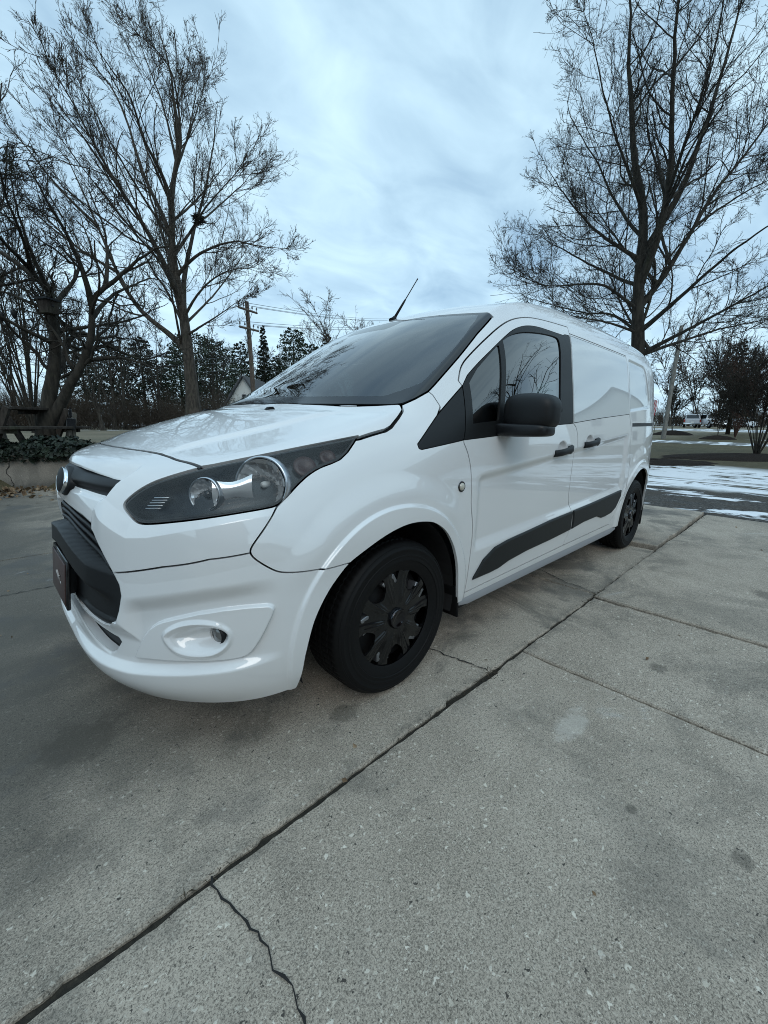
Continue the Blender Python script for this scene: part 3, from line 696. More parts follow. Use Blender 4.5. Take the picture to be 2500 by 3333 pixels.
def make_wheel(van, x, sgn):
    """axle along y; sgn -1 = near side (outward is -y)"""
    M = Matrix.Translation((x, sgn * .792, .319)) @ (Matrix.Rotation(PI / 2, 4, 'X') if sgn < 0 else Matrix.Rotation(-PI / 2, 4, 'X'))
    t = MB()
    prof = [(.200, -.090), (.222, -.101), (.250, -.107), (.280, -.106), (.300, -.100), (.311, -.091), (.316, -.082)]
    half = [(.3195, -.072), (.3200, -.060), (.3120, -.0585), (.3120, -.0505), (.3205, -.049), (.3205, -.020), (.3120, -.0185), (.3120, -.0095), (.3207, -.008)]
    prof = prof + half + [(r, -h) for r, h in half[::-1]] + [(r, -h) for r, h in prof[::-1]]
    # side-wall rings
    i = len(prof) - 4
    prof = prof[:i] + [(.3035, .0985), (.3025, .1005), (.2985, .1018), (.2975, .1008), (.290, .1052), (.2885, .1066), (.2845, .1070), (.283, .1060), (.266, .1068), (.2645, .1082), (.258, .1084), (.256, .1070), (.247, .1082), (.2425, .1080), (.2405, .1045), (.222, .101), (.200, .090)]
    n = 216; v, f = [], []
    for k, (r, h) in enumerate(prof):
        for j in range(n):
            rr = r
            if .3165 < r and j % 3 == 0: rr -= .0065 if abs(h) > .045 else .0035      # tread blocks
            a = 2 * PI * (j + (h * 6 if r > .312 else 0)) / n
            v.append(M @ Vector((rr * math.cos(a), rr * math.sin(a), h)))
    wheel = MB().add(v, grid_faces(len(prof), n, True)).build('wheel', RUBBER, van, auto=40)
    # steel rim behind the cover
    MB().lathe([(.215, -.085), (.205, .02), (.19, .045), (.165, .040), (.12, .052), (.06, .058), (0, .058)], 48, M, cap=False).build('rim', DARKMETAL, wheel)
    g = MB()
    for k in range(5):
        a = 2 * PI * k / 5 + .5
        for da, r0 in ((-.11, .165), (.13, .158)):
            c = Vector((r0 * math.cos(a + da), r0 * math.sin(a + da), .058))
            g.box(M @ c, (.046, .026, .05), (M.to_3x3() @ Matrix.Rotation(a + da + .5, 3, 'Z')).to_euler(), .003)
    g.build('rim_spoke', RIMM, wheel)
    # the cover: a polar sheet with ten openings
    nr, nt = 50, 300; R = .236
    rs = np.linspace(.001, R, nr); th = np.linspace(0, 2 * PI, nt, endpoint=False)
    rg, tg = np.meshgrid(rs, th, indexing='ij')
    def hgt(r, t):
        h = .092 - .010 * sst(.05, .20, r) + .004 * (1 - sst(.028, .033, r))
        q = (t / (2 * PI / 5)) % 1.
        sp = np.abs(((t * 10 / (2 * PI)) % 1.) - .5) * 2            # 0 at opening ... 1 on spoke
        h += .006 * sst(.35, .8, sp) * sst(.05, .09, r) * (1 - sst(.19, .215, r))
        h -= .003 * np.exp(-((np.abs(sp - .80)) / .09) ** 2) * sst(.055, .08, r) * (1 - sst(.17, .19, r))
        h += .006 * sst(.203, .212, r) * (1 - sst(.222, .236, r)) - .010 * sst(.224, .236, r)
        return h
    Vc = np.stack([rg * np.cos(tg), rg * np.sin(tg), hgt(rg, tg)], -1).reshape(-1, 3)
    Q = np.array(grid_faces(nr, nt, True)); Tc = np.concatenate([Q[:, [0, 1, 2]], Q[:, [0, 2, 3]]])
    Nc = vnormals(Vc, Tc)
    if Nc[:, 2].mean() < 0: Tc = Tc[:, ::-1]; Nc = -Nc
    s = Shell(Vc, Tc, Nc)
    ph0 = .30
    def holes(V, N):
        r = np.hypot(V[:, 0], V[:, 1]); t = (np.arctan2(V[:, 1], V[:, 0]) + ph0) % (2 * PI)
        k = (t + PI / 5) // (2 * PI / 5); a = t - k * 2 * PI / 5
        w = np.interp(r, [.095, .125, .165, .20], [.10, .20, .265, .25])
        big = np.maximum(np.maximum((np.abs(a) - w) * r, .120 - r + .06 * (np.abs(a) / .24) ** 2 * .5), r - .208 + .012 * (np.abs(a) / .24) ** 2)
        k = t // (2 * PI / 5); a = t - (k + .5) * 2 * PI / 5
        w = np.interp(r, [.145, .20], [.03, .125])
        sm = np.maximum(np.maximum((np.abs(a) - w) * r, .150 - r), r - .206)
        return np.minimum(big, sm)
    s.claim(holes, -1, 0)
    Vk, Tk, Nk = s.get(0); Vk, Tk, Nk = flange(Vk, Tk, Nk, .014, False)
    R3 = np.array(M.to_3x3()); tr = np.array(M.translation)
    cov = mesh_obj('wheel_cover', Vk @ R3.T + tr, Tk, COVERP, wheel, Nk @ R3.T)
    MB().lathe([(.044, .088), (.043, .100), (.039, .105), (.031, .1045), (.028, .1015), (0, .1025)], 40, M).build('centre_cap', BLACKCH, wheel, auto=50)
    return wheel

def side_strip(bv, pts, w, lift, sgn=-1, n=30):
    """a band that follows the van's flank along a polyline of (x, z)"""
    pts = np.array(pts, float); L = np.r_[0, np.cumsum(np.hypot(*np.diff(pts, axis=0).T))]
    v, f = [], []
    for i in range(n + 1):
        t = L[-1] * i / n; x = np.interp(t, L, pts[:, 0]); z = np.interp(t, L, pts[:, 1])
        for dz, dy in ((-w / 2, 0), (-w / 2, lift), (w / 2, lift), (w / 2, 0)):
            h = bv.ray_cast(Vector((x, 3, z + dz)), Vector((0, -1, 0)))[0]
            y = (h[1] if h else .8) + dy - .002
            v.append((x, sgn * y, z + dz))
    for i in range(n):
        for k in range(3): f.append([i * 4 + k, i * 4 + k + 1, i * 4 + k + 5, i * 4 + k + 4])
    f += [[0, 1, 2, 3], [n * 4 + k for k in (3, 2, 1, 0)]]
    return MB().add(v, f)

def plate_on_side(bv, poly, lift, bev=.006, sgn=-1, step=.03):
    """raised moulding: polygon in (x, z) pushed out of the flank with a chamfered rim"""
    p = np.array(poly, float)
    q = []
    for a, b in zip(p, np.roll(p, -1, 0)):
        n = max(1, int(np.linalg.norm(b - a) / step))
        q += [a + (b - a) * k / n for k in range(n)]
    q = np.array(q)
    if sum((b[0] - a[0]) * (b[1] + a[1]) for a, b in zip(q, np.roll(q, -1, 0))) > 0: q = q[::-1]
    e = np.roll(q, -1, 0) - np.roll(q, 1, 0); nrm = np.stack([e[:, 1], -e[:, 0]], 1); nrm /= np.linalg.norm(nrm, axis=1, keepdims=True)
    n = len(q); bm = bmesh.new(); rings = []
    for off, dy in ((0, -.002), (0, lift * .6), (bev, lift)):
        r = []
        for (x, z) in q - nrm * off:
            h = bv.ray_cast(Vector((x, 3, z)), Vector((0, -1, 0)))[0]
            r.append(bm.verts.new((x, sgn * ((h[1] if h else .9) + dy), z)))
        rings.append(r)
    for a, b in zip(rings, rings[1:]):
        for k in range(n): bm.faces.new((a[k], a[(k + 1) % n], b[(k + 1) % n], b[k]))
    bm.faces.new(rings[-1])
    bmesh.ops.triangulate(bm, faces=[f for f in bm.faces if len(f.verts) > 4])
    bmesh.ops.recalc_face_normals(bm, faces=bm.faces)
    bm.verts.index_update(); mb = MB().add([v.co for v in bm.verts], [[v.index for v in f.verts] for f in bm.faces]); bm.free()
    return mb

BLACKCH = pbr('black_chrome', (.05, .05, .055), .12, 1.)
DARKMETAL = pbr('dark_steel', (.02, .02, .021), .5, .6)
def headlight_parts(S, lamp, sgn):
    V, T, N = S.get(HLT)
    Vi = V - N * .050; Vi[:, 2] += (Vi[:, 2] - .90) * -.05
    Vi2, Ti2, Ni2 = flange(Vi, T, N, -.045, False)
    side = 'near' if sgn < 0 else 'far'
    a = sided(Vi2, Ti2, Ni2, side); mesh_obj('lamp_housing', a[0], a[1], HOUSE, lamp, a[2])
    # black rubber seal round the lens
    e = np.concatenate([T[:, [0, 1]], T[:, [1, 2]], T[:, [2, 0]]]); u, ct = np.unique(np.sort(e, 1), axis=0, return_counts=True)
    bd = np.unique(u[ct == 1])
    tree = BVHTree.FromPolygons(V.tolist(), T.tolist())
    s = Shell(V - N * .004, T, N); fn = diag_fn('hl', .4, .7, .0)
    s.claim(lambda V, N: fn(V, N) + .010, 5, 0)
    Vs, Ts, Ns = s.get(0); a = sided(Vs, Ts, Ns, side); mesh_obj('lamp_seal', a[0], a[1], SEAL, lamp, a[2])
    def at(px, dep):
        p = Vector(px); h = tree.find_nearest(p); n = h[1]; q = h[0] - n * dep
        return Vector((q.x, sgn * q.y, q.z)), Vector((n.x, sgn * n.y, n.z))
    def bowl(px, dep, R, depth, facing=(-.80, .52, .10), nf=16, bulb=.011):
        c, n = at(px, dep); ax = Vector((facing[0], sgn * facing[1], facing[2])).normalized()
        M = Matrix.Translation(c) @ ax.to_track_quat('Z', 'Y').to_matrix().to_4x4()
        b = MB(); v, f = [], []; nr = 8
        for i in range(nr + 1):
            r = R * (i / nr); h = -depth * (1 - (i / nr) ** 2)
            for k in range(nf * 4):
                aa = 2 * PI * k / (nf * 4); w = 1 + .035 * ((k // 4) % 2) * (1 if 0 < i < nr else 0)
                v.append(M @ Vector((r * w * math.cos(aa), r * w * math.sin(aa), h + .004 * ((k // 4 + i // 2) % 2))))
        b.add(v, grid_faces(nr + 1, nf * 4, True)); b.build('reflector', REFL, lamp, auto=12)
        MB().lathe([(R * 1.0, -.014), (R * 1.02, .0), (R * 1.10, .004), (R * 1.13, -.002), (R * 1.12, -.03)], 56, M, cap=False).build('reflector_ring', SILVER, lamp)
        MB().lathe([(bulb, -depth), (bulb, -depth * .35), (bulb * .8, -depth * .2), (0, -depth * .15)], 20, M).build('bulb', BLACKG if bulb > .012 else LENSB, lamp)
        return c
    c1 = bowl((-.520, .792, .912), .026, .080, .060)
    c2 = bowl((-.672, .712, .888), .030, .047, .038, bulb=.013)
    # bright bridge between the two reflectors
    ax = (c1 - c2); b = MB(); n = 12; v = []
    nrm = Vector((-.70, sgn * .70, .12)).normalized(); up = Vector((0, 0, 1))
    for i in range(n + 1):
        t = .16 + .70 * i / n; p = c2 + ax * t; hh = .024 + .014 * abs(2 * (i / n) - 1) ** 1.5
        for k in range(7):
            w = (k / 6) * 2 - 1; v.append(p + up * hh * w + nrm * (.014 - .012 * w * w))
    b.add(v, grid_faces(n + 1, 7)); b.build('lamp_bridge', REFL, lamp)
    # running-light fins near the nose and the dark turn-signal pocket behind
    b = MB()
    for k in range(5):
        c, n = at((-.768 - .004 * k, .600 - .004 * k, .872 - .010 * k), .030)
        b.box(c, (.012, .045, .003), Euler((0, .2, sgn * -.9)), .001)
    b.build('lamp_fins', SILVER, lamp)
    for px, R in (((-.36, .806, .965), .040), ((-.27, .814, .992), .030)):
        c, n = at(px, .042); M = Matrix.Translation(c) @ n.to_track_quat('Z', 'Y').to_matrix().to_4x4()
        b = MB(); b.lathe([(R, .004), (R * .9, .010), (R * .5, .004), (0, .0)], 24, M, cap=False); b.build('turn_signal', AMBER, lamp)
SIDING_M = pbr('plate_lettering', (.45, .43, .42), .5)
BADGEM = pbr('badge_black', (.006, .006, .007), .6, spec=.15)
BULBG = pbr('fog_glass', (.20, .20, .20), .12, .5)
REFL = pbr('lamp_reflector', (.93, .94, .95), .14, .55, spec=.8)
HOUSE = pbr('lamp_black', (.009, .0095, .011), .25)
LENSB = pbr('bulb_glass', (.6, .6, .58), .1)

def van_parts(van, S, doors, slides, lamps, bumper, fascia):
    V0, T0, N0 = build_shell(4)
    bv = BVHTree.FromPolygons(S.V.tolist(), S.T.tolist()); bv0 = BVHTree.FromPolygons(V0.tolist(), T0.tolist())
    for x in (0., 3.062):
        for s in (-1, 1): make_wheel(van, x, s)
    for sd, s in (('near', -1), ('far', 1)):
        headlight_parts(S, lamps[sd], s)
        # moulding along the foot of the doors
        plate_on_side(bv, C2D('clad_f', 0, 2), .011, .007, s).build('door_moulding', CLADM, doors[sd], smooth=False)
        plate_on_side(bv, C2D('clad_r', 0, 2), .011, .007, s).build('door_moulding', CLADM, slides[sd], smooth=False)
        # handles
        for par, hx, hz, sl in ((doors[sd], 1.385, .947, .10), (slides[sd], 1.822, .986, .10)):
            b = MB(); n = 14; v = []
            for i in range(n + 1):
                t = i / n * 2 - 1; arch = 1 - abs(t) ** 4
                x = hx + t * .118; z = hz + t * .118 * sl
                for k in range(10):
                    a = 2 * PI * k / 10
                    v.append((x, s * (.910 + .024 * arch + .011 * math.cos(a)), z + (.020 + .005 * (t > .3)) * math.sin(a)))
            b.add(v, grid_faces(n + 1, 10, True) + [list(range(10)), [n * 10 + k for k in range(10)][::-1]])
            b.box((hx + .09, s * .915, hz + .09 * sl), (.06, .03, .042), Euler((0, -sl, 0)), .008)
            b.build('door_handle', BLACKP, par, auto=50)
        # mirror
        m = MB()
        def shp(p):
            x = p.x
            if x > 0: x *= .55
            return Vector((x * (1 - .12 * p.y * s * (p.y * s > 0)), p.y, p.z * (1 - .10 * max(0, s * p.y))))
        superquad(m, (.728, s * 1.030, 1.150), (.100, .120, .086), .55, .5, 22, 36, shp)
        mir = m.build('door_mirror', BLACKP, van)
        m = MB(); superquad(m, (.716, s * .995, 1.071), (.098, .140, .032), .4, .45, 16, 32, shp)
        m.build('mirror_arm', BLACKG2, mir, auto=50)
        MB().box((.778, s * 1.030, 1.150), (.006, .17, .125), None, .002).build('mirror_glass', CHROME, mir)
        # side marker lamp
        M = Matrix.Translation((.354, s * (.912), .828)) @ Matrix.Rotation(s * -PI / 2, 4, 'X')
        ml = MB().lathe([(.0235, 0), (.0235, .007), (.021, .010), (.018, .008)], 28, M, cap=False).build('side_marker', BLACKCH, van)
        MB().lathe([(.0185, .004), (.015, .012), (.008, .015), (0, .016)], 28, M, cap=False).build('marker_lens', CLEARL, ml)
        # rocker panel, mud flaps, sliding-door rail
        b = MB(); v = []; n = 24
        for i in range(n + 1):
            x = .415 + (2.65 - .415) * i / n; e = .4 if i in (0, n) else 1
            for dy, z in ((-.10, .215), (-.03, .213), (-.006, .225), (.002, .250), (.000, .280), (-.02, .292), (-.10, .292)):
                v.append((x, s * (.889 + dy * 1.0), .253 + (z - .253) * e))
        b.add(v, grid_faces(n + 1, 7) + [list(range(7)), [n * 7 + k for k in range(7)][::-1]]); b.build('rocker_panel', SILLM, van, auto=40)
        MB().box((.402, s * .825, .268), (.014, .15, .15), Euler((0, -.06, 0)), .004).build('mud_flap', RUBBER, van)
        MB().box((3.49, s * .80, .26), (.014, .15, .20), Euler((0, .05, 0)), .004).build('mud_flap', RUBBER, van)
        rl = side_strip(bv, [(2.70, 1.113), (3.1, 1.119), (3.45, 1.124)], .028, .003, s).build('sliding_door_rail', SEAL, van, smooth=False)
        side_strip(bv, [(2.66, 1.163), (3.1, 1.166), (3.45, 1.17)], .005, .002, s, 24).build('rail_gap', SEAL, rl, smooth=False)
        side_strip(bv, [(2.66, 1.648), (3.02, 1.646), (3.12, 1.63), (3.19, 1.59), (3.24, 1.5), (3.31, 1.30)], .004, .0015, s, 40).build('panel_seam', SEAL, van, smooth=False)
        # tail lamp
    # upper grille: black bar with the badge on it
    def fx(bvh, y, z):
        h = bvh.ray_cast(Vector((-3, abs(y), z)), Vector((1, 0, 0)))[0]; return h[0] if h else -.9
    ny, nz = 61, 13; v = []
    for i in range(ny):
        y = -.44 + .88 * i / (ny - 1)
        for j in range(nz):
            z = .838 + .090 * j / (nz - 1); x = fx(bv0, y, z)
            t = (z - .884) / .030
            hub = math.exp(-(y / .13) ** 4)
            v.append((x + .040 - .026 * max(0, 1 - t * t) - .020 * hub, y, z))
    ug = MB().add(v, grid_faces(ny, nz)).build('upper_grille', BLACKP, van)
    n_ax = Vector((-.97, 0, .25)).normalized(); cx = fx(bv0, .0, .868)
    M = Matrix.Translation((cx + .004, -.028, .864)) @ n_ax.to_track_quat('Z', 'Y').to_matrix().to_4x4()
    # badge local x -> van y
    Mo = Matrix(((1, 0, 0, 0), (0, 1, 0, 0), (0, 0, 1, 0), (0, 0, 0, 1)))
    def oval(mb, prof, a, b, n=56):
        v, f = [], []
        for r, h in prof:
            for k in range(n):
                an = 2 * PI * k / n; y = a * r * math.cos(an); z = b * r * math.sin(an)
                v.append(M @ Vector((y, z, h)) if True else None)
        return mb.add(v, grid_faces(len(prof), n, True))
    # to_track_quat('Z','Y') keeps local y up; local x lies across the van
    oval(MB(), [(1.18, -.045), (1.14, -.006), (1.04, .002), (.90, .0)], .088, .048).build('badge_mount', BLACKP, ug)
    oval(MB(), [(1.0, -.004), (1.02, .006), (.99, .012), (.965, .013), (.95, .010)], .088, .048).build('badge_ring', CHROME, ug)
    oval(MB(), [(.955, .0095), (.90, .0125), (.45, .018), (.0, .019)], .088, .048).build('badge', BADGEM, ug)
    # lower grille insert
    zt = lambda y: np.interp(abs(y), [0, .148, .266, .342, .383, .427, .479, .521], [.772, .768, .759, .741, .718, .679, .621, .57])
    zb = lambda y: .690 - .070 * (min(abs(y), .48) / .44) ** 1.6
    ny, nz = 111, 61; vv = np.zeros((ny, nz, 3))
    for i in range(ny):
        y = -.545 + 1.09 * i / (ny - 1)
        for j in range(nz):
            z = .395 + .39 * j / (nz - 1); x = fx(bv0, y, z)
            b = zb(y); up = float(sst(b - .004, b + .008, z)); lowr = float(sst(b - .075, b - .125, z) if False else 1 - sst(b - .125, b - .070, z))
            edge = float(1 - sst(.36, .50, abs(y)))
            off = .024 + .030 * up * edge - (1 - up) * (1 - lowr) * (.004 + .034 * edge) - (1 - up) * lowr * .006
            x2 = fx(bv, y, z); x2 = x if x2 > -.6 else x2
            vv[i, j] = (x + off if lowr < .01 else (x + off) * (1 - lowr) + (max(x, x2) + .007) * lowr, y, z)
    Q = np.array(grid_faces(ny, nz)); VV = vv.reshape(-1, 3)
    inside = poly_sd(LGR, VV[Q].mean(1)[:, 1:]) < .032
    Vq, inv = np.unique(Q[inside], return_inverse=True)
    grille = mesh_obj('lower_grille', VV[Vq], inv.reshape(-1, 4), BLACKP, van)
    b = MB()
    for t in (.22, .50, .78):
        pts = []
        for i in range(61):
            y = -.46 + .92 * i / 60; z = zb(y) + (zt(y) - zb(y)) * t
            pts.append((fx(bv0, y, z) + .020 + .012 * (1 - sst(.36, .50, abs(y))), y, z))
        b.tube(pts, .0075, 8)
    b.build('grille_slat', BLACKP, grille)
    # licence-plate holder: dark plate in a black frame
    MB().box((-.960, -.005, .500), (.012, .335, .185), Euler((0, .10, 0)), .004).build('plate_frame', BLACKG, grille)
    MB().box((-.968, -.005, .500), (.004, .305, .155), Euler((0, .10, 0)), .001).build('plate', PLATEM, grille)
    pm = MB()
    for st in ([(-.035, -.030), (-.012, .026), (.0, .030), (.004, -.026)], [(-.028, -.004), (.012, .006), (.030, .014)], [(.010, -.022), (.026, -.012), (.036, -.020)]):
        pm.tube([(-.9715 - .10 * b, -.035 - a, .500 + b) for a, b in st], .0028, 5)
    pm.build('plate_mark', SIDING_M, grille)
    MB().box((-.935, -.005, .50), (.05, .22, .10), None, .004).build('plate_bracket', BLACKP, grille)
    # intake in the lip
    ny, nz = 61, 9; v = []
    for i in range(ny):
        y = -.53 + 1.06 * i / (ny - 1)
        for j in range(nz):
            z = .322 + .10 * j / (nz - 1); v.append((fx(bv, y, z) + .034, y, z))
    MB().add(v, grid_faces(ny, nz)).build('lip_intake', BLACKP, bumper, smooth=False)
    # fog-lamp lenses at the outer end of each hollow
    for s in (-1, 1):
        M = Matrix.Translation((-.676, s * .772, .447)) @ Vector((-.97, s * .24, 0)).to_track_quat('Z', 'Y').to_matrix().to_4x4()
        fl = MB().lathe([(.031, -.01), (.031, .004), (.026, .007)], 32, M, cap=False).build('fog_lamp', BLACKP, bumper)
        MB().lathe([(.028, .0), (.02, .006), (0, .009)], 32, M, cap=False).build('fog_lens', BULBG, fl)
    # dark strip added in the bonnet's front shut gap to stand in for its shade
    hp = chaikin([(-.766, 0), (-.762, .12)] + [(p[0], p[1]) for p in CUR['hoodfront']], 2, False); hp = np.concatenate([hp[::-1] * [1, -1], hp[1:]])
    pts = [bv.ray_cast(Vector((x, max(abs(y), .001), 3)), Vector((0, 0, -1)))[0] for x, y in hp]
    MB().tube([(p.x, math.copysign(p.y, y), p.z - .0056) for p, (x, y) in zip(pts, hp)], .0052, 8).build('bonnet_gap_shade', SEAL, van)
    # aerial
    h = bv.ray_cast(Vector((.835, .0005, 3)), Vector((0, 0, -1)))[0]; tip = Vector((1.053, 0, 2.006)); base = Vector((h.x, 0, h.z - .004))
    a = MB(); k = (tip - base)
    a.tube([base - k * .02, base + k * .03, base + k * .08], [.026, .016, .011], 14); a.tube([base + k * .08, base + k * .42, base + k * .5], [.0085, .0065, .0045], 12)
    a.tube([base + k * .5, tip], [.0032, .0030], 8); a.tube([tip - k * .03, tip], [.0042, .0036], 8)
    a.build('aerial', RUBBER, van)
    # washer jets
    for y in (-.335, .335):
        h = bv.ray_cast(Vector((-.228, abs(y), 3)), Vector((0, 0, -1)))[0]
        MB().prism([(-.022, 0), (.020, 0), (.012, .011), (-.004, .012)], (h.x, y - .013, h.z - .002), (1, 0, .16), (0, 0, 1), (0, 1, 0), .026).build('washer_jet', RUBBER, van, smooth=False)
    # cabin
    b = MB(); b.box((.30, 0, 1.02), (.62, 1.46, .10), Euler((0, -.12, 0)), .03); b.box((.52, 0, .90), (.30, 1.5, .30), None, .05); b.box((.52, -.38, 1.10), (.22, .36, .10), None, .04)
    b.build('dashboard', FABRIC, van, auto=40)
    for y in (-.37, .37):
        b = MB(); b.box((1.12, y, .72), (.50, .50, .16), None, .05); b.box((1.42, y, 1.06), (.14, .50, .62), Euler((0, .22, 0)), .05); b.box((1.53, y, 1.48), (.10, .26, .20), Euler((0, .18, 0)), .04); b.tube([(1.49, y - .06, 1.32), (1.52, y - .06, 1.45)], .008); b.tube([(1.49, y + .06, 1.32), (1.52, y + .06, 1.45)], .008)
        b.build('front_seat', FABRIC, van, auto=45)
    w = MB(); M = Matrix.Translation((.74, -.37, 1.07)) @ Matrix.Rotation(1.05, 4, 'Y')
    ring = [M @ Vector((.185 * math.cos(a), .185 * math.sin(a), 0)) for a in np.linspace(0, 2 * PI, 41)]
    w.tube(ring, .014, 8); w.box(M @ Vector((0, 0, -.01)), (.14, .12, .04), M.to_euler(), .02); w.box(M @ Vector((0, 0, -.005)), (.03, .34, .02), M.to_euler(), .005)
    w.build('steering_wheel', RUBBER, van, auto=45)
    MB().box((.70, 0, 1.57), (.03, .24, .065), Euler((0, .2, 0)), .012).build('cabin_mirror', BLACKG, van)
BLACKG2 = pbr('mirror_black', (.008, .008, .009), .35, spec=.3)
# ------------------------------------------------------------------ camera
CAM_P = (-1.1315, -1.9557, 1.0887); CAM_YAW, CAM_PITCH, CAM_ROLL, CAM_F = -.7751, -.2096, .0168, 1349.5
def cam_axes():
    y, p, r = CAM_YAW, CAM_PITCH, CAM_ROLL
    f = Vector((-math.sin(y) * math.cos(p), math.cos(y) * math.cos(p), math.sin(p))); rt = Vector((math.cos(y), math.sin(y), 0)); up = rt.cross(f)
    return rt * math.cos(r) + up * math.sin(r), up * math.cos(r) - rt * math.sin(r), f
def make_camera():
    r, u, f = cam_axes()
    cam = D.cameras.new('camera'); o = D.objects.new('camera', cam); COL.objects.link(o); SC.camera = o
    cam.sensor_fit = 'HORIZONTAL'; cam.sensor_width = 36; cam.lens = 36 * CAM_F / 2500; cam.clip_start = .02; cam.clip_end = 3000
    o.matrix_world = Matrix(((r.x, u.x, -f.x, CAM_P[0]), (r.y, u.y, -f.y, CAM_P[1]), (r.z, u.z, -f.z, CAM_P[2]), (0, 0, 0, 1)))
_R, _U, _F = cam_axes()
def sight(px, py, d):
    """point seen at photo pixel (px, py), d metres away on the ground plan"""
    v = _R * ((px - 1250) / CAM_F) - _U * ((py - 1666.5) / CAM_F) + _F
    k = d / math.hypot(v.x, v.y); return Vector(CAM_P) + v * k
def spot(px, d):
    p = sight(px, 1380, d); return Vector((p.x, p.y, tz(p.x, p.y)))

# ------------------------------------------------------------------ terrain
WL0, WLD, WLN = (-.55, 6.48), (.882, -.471), (.471, .882)
def wl(x, y):
    return (x - WL0[0]) * WLD[0] + (y - WL0[1]) * WLD[1], (x - WL0[0]) * WLN[0] + (y - WL0[1]) * WLN[1]
def tz(x, y):
    t, s = wl(x, y)
    z = .50 * (1 - sst(3.0, 11.0, t)) * sst(.02, .10 + 1.6 * sst(2.5, 5, t), s)
    d = np.hypot(np.asarray(x, float) - 0, np.asarray(y, float))
    rise = np.interp(d, [14, 22, 28, 35, 55, 75, 140, 600], [0, .10, .30, .45, .95, 1.33, 2.0, 2.4])
    wgt = sst(-.25, .35, np.asarray(x, float) / np.maximum(d, 1e-3) - .62)
    return z + rise * wgt - .004
def ground():
    def axis(a, b, fine0, fine1, step, far):
        mid = list(np.arange(fine0, fine1, step)); o = []
        v = fine0; s = step
        while v > a: s *= far; v -= s; o.append(v)
        o = o[::-1] + mid; v = fine1; s = step; o.append(v)
        while v < b: s *= far; v += s; o.append(v)
        return np.array(o)
    xs = axis(-900, 900, -9, 34, .35, 1.35); ys = axis(-900, 900, -12, 26, .35, 1.35)
    X, Y = np.meshgrid(xs, ys, indexing='ij'); Z = tz(X, Y)
    t, s = wl(X, Y)
    Z = np.where((X > -14) & (X < 5.45) & (Y > -10) & (s < .05), -.06, Z)        # under the slabs
    V = np.stack([X, Y, Z], -1).reshape(-1, 3)
    tag(mesh_obj('ground', V, np.array(grid_faces(len(xs), len(ys)))[:, ::-1].copy() * 1, ground_mat()), kind='structure')

class NT:
    """short-hand for building node trees"""
    def __init__(s, name):
        s.m = D.materials.new(name); s.m.use_nodes = True; s.nt = s.m.node_tree; s.b = s.nt.nodes['Principled BSDF']
        s.co = s.nt.nodes.new('ShaderNodeTexCoord')
    def n(s, t, **k):
        n = s.nt.nodes.new('ShaderNode' + t)
        for a, v in k.items(): setattr(n, a, v)
        return n
    def l(s, a, b): s.nt.links.new(a, b)
    def val(s, v, sock):
        if hasattr(v, 'is_output'): s.l(v, sock)
        else: sock.default_value = v
    def math(s, op, a, b=0., clamp=False):
        n = s.n('Math', operation=op, use_clamp=clamp); s.val(a, n.inputs[0]); s.val(b, n.inputs[1]); return n.outputs[0]
    def noise(s, scale, det=4, rough=.55, vec=None, dist=0.):
        n = s.n('TexNoise'); n.inputs['Scale'].default_value = scale; n.inputs['Detail'].default_value = det; n.inputs['Roughness'].default_value = rough; n.inputs['Distortion'].default_value = dist
        s.l(vec or s.co.outputs['Object'], n.inputs['Vector']); return n.outputs['Fac']
    def vor(s, scale, vec=None, feature='F1', rnd=1.):
        n = s.n('TexVoronoi', feature=feature); n.inputs['Scale'].default_value = scale; n.inputs['Randomness'].default_value = rnd
        s.l(vec or s.co.outputs['Object'], n.inputs['Vector']); return n
    def ramp(s, f, stops):
        n = s.n('ValToRGB'); s.l(f, n.inputs[0]); e = n.color_ramp.elements
        while len(e) < len(stops): e.new(.5)
        for k, (p, c) in zip(e, stops):
            k.position = p; k.color = (*c, 1) if hasattr(c, '__len__') else (c, c, c, 1)
        return n.outputs[0]
    def mix(s, f, a, b, mode='MIX'):
        n = s.n('MixRGB', blend_type=mode); s.val(f, n.inputs[0])
        for v, k in ((a, 1), (b, 2)):
            if hasattr(v, 'is_output'): s.l(v, n.inputs[k])
            else: n.inputs[k].default_value = (*v, 1)
        return n.outputs[0]
    def step(s, v, a, b):
        n = s.n('MapRange', interpolation_type='SMOOTHSTEP'); s.val(v, n.inputs[0]); n.inputs[1].default_value = a; n.inputs[2].default_value = b; return n.outputs[0]
    def xyz(s):
        n = s.n('SeparateXYZ'); s.l(s.co.outputs['Object'], n.inputs[0]); return n.outputs
    def bump(s, h, st, dist):
        n = s.n('Bump'); n.inputs['Strength'].default_value = st; n.inputs['Distance'].default_value = dist; s.l(h, n.inputs['Height']); s.l(n.outputs[0], s.b.inputs['Normal'])
    def out(s, col, rough=.85, spec=.3):
        s.val(col, s.b.inputs['Base Color']) if hasattr(col, 'is_output') else None
        if not hasattr(col, 'is_output'): s.b.inputs['Base Color'].default_value = (*col, 1)
        s.val(rough, s.b.inputs['Roughness']); s.b.inputs['Specular IOR Level'].default_value = spec; return s.m
def stretch(s, sc):
    n = s.n('Mapping'); n.inputs['Scale'].default_value = sc; s.l(s.co.outputs['Object'], n.inputs['Vector']); return n.outputs[0]

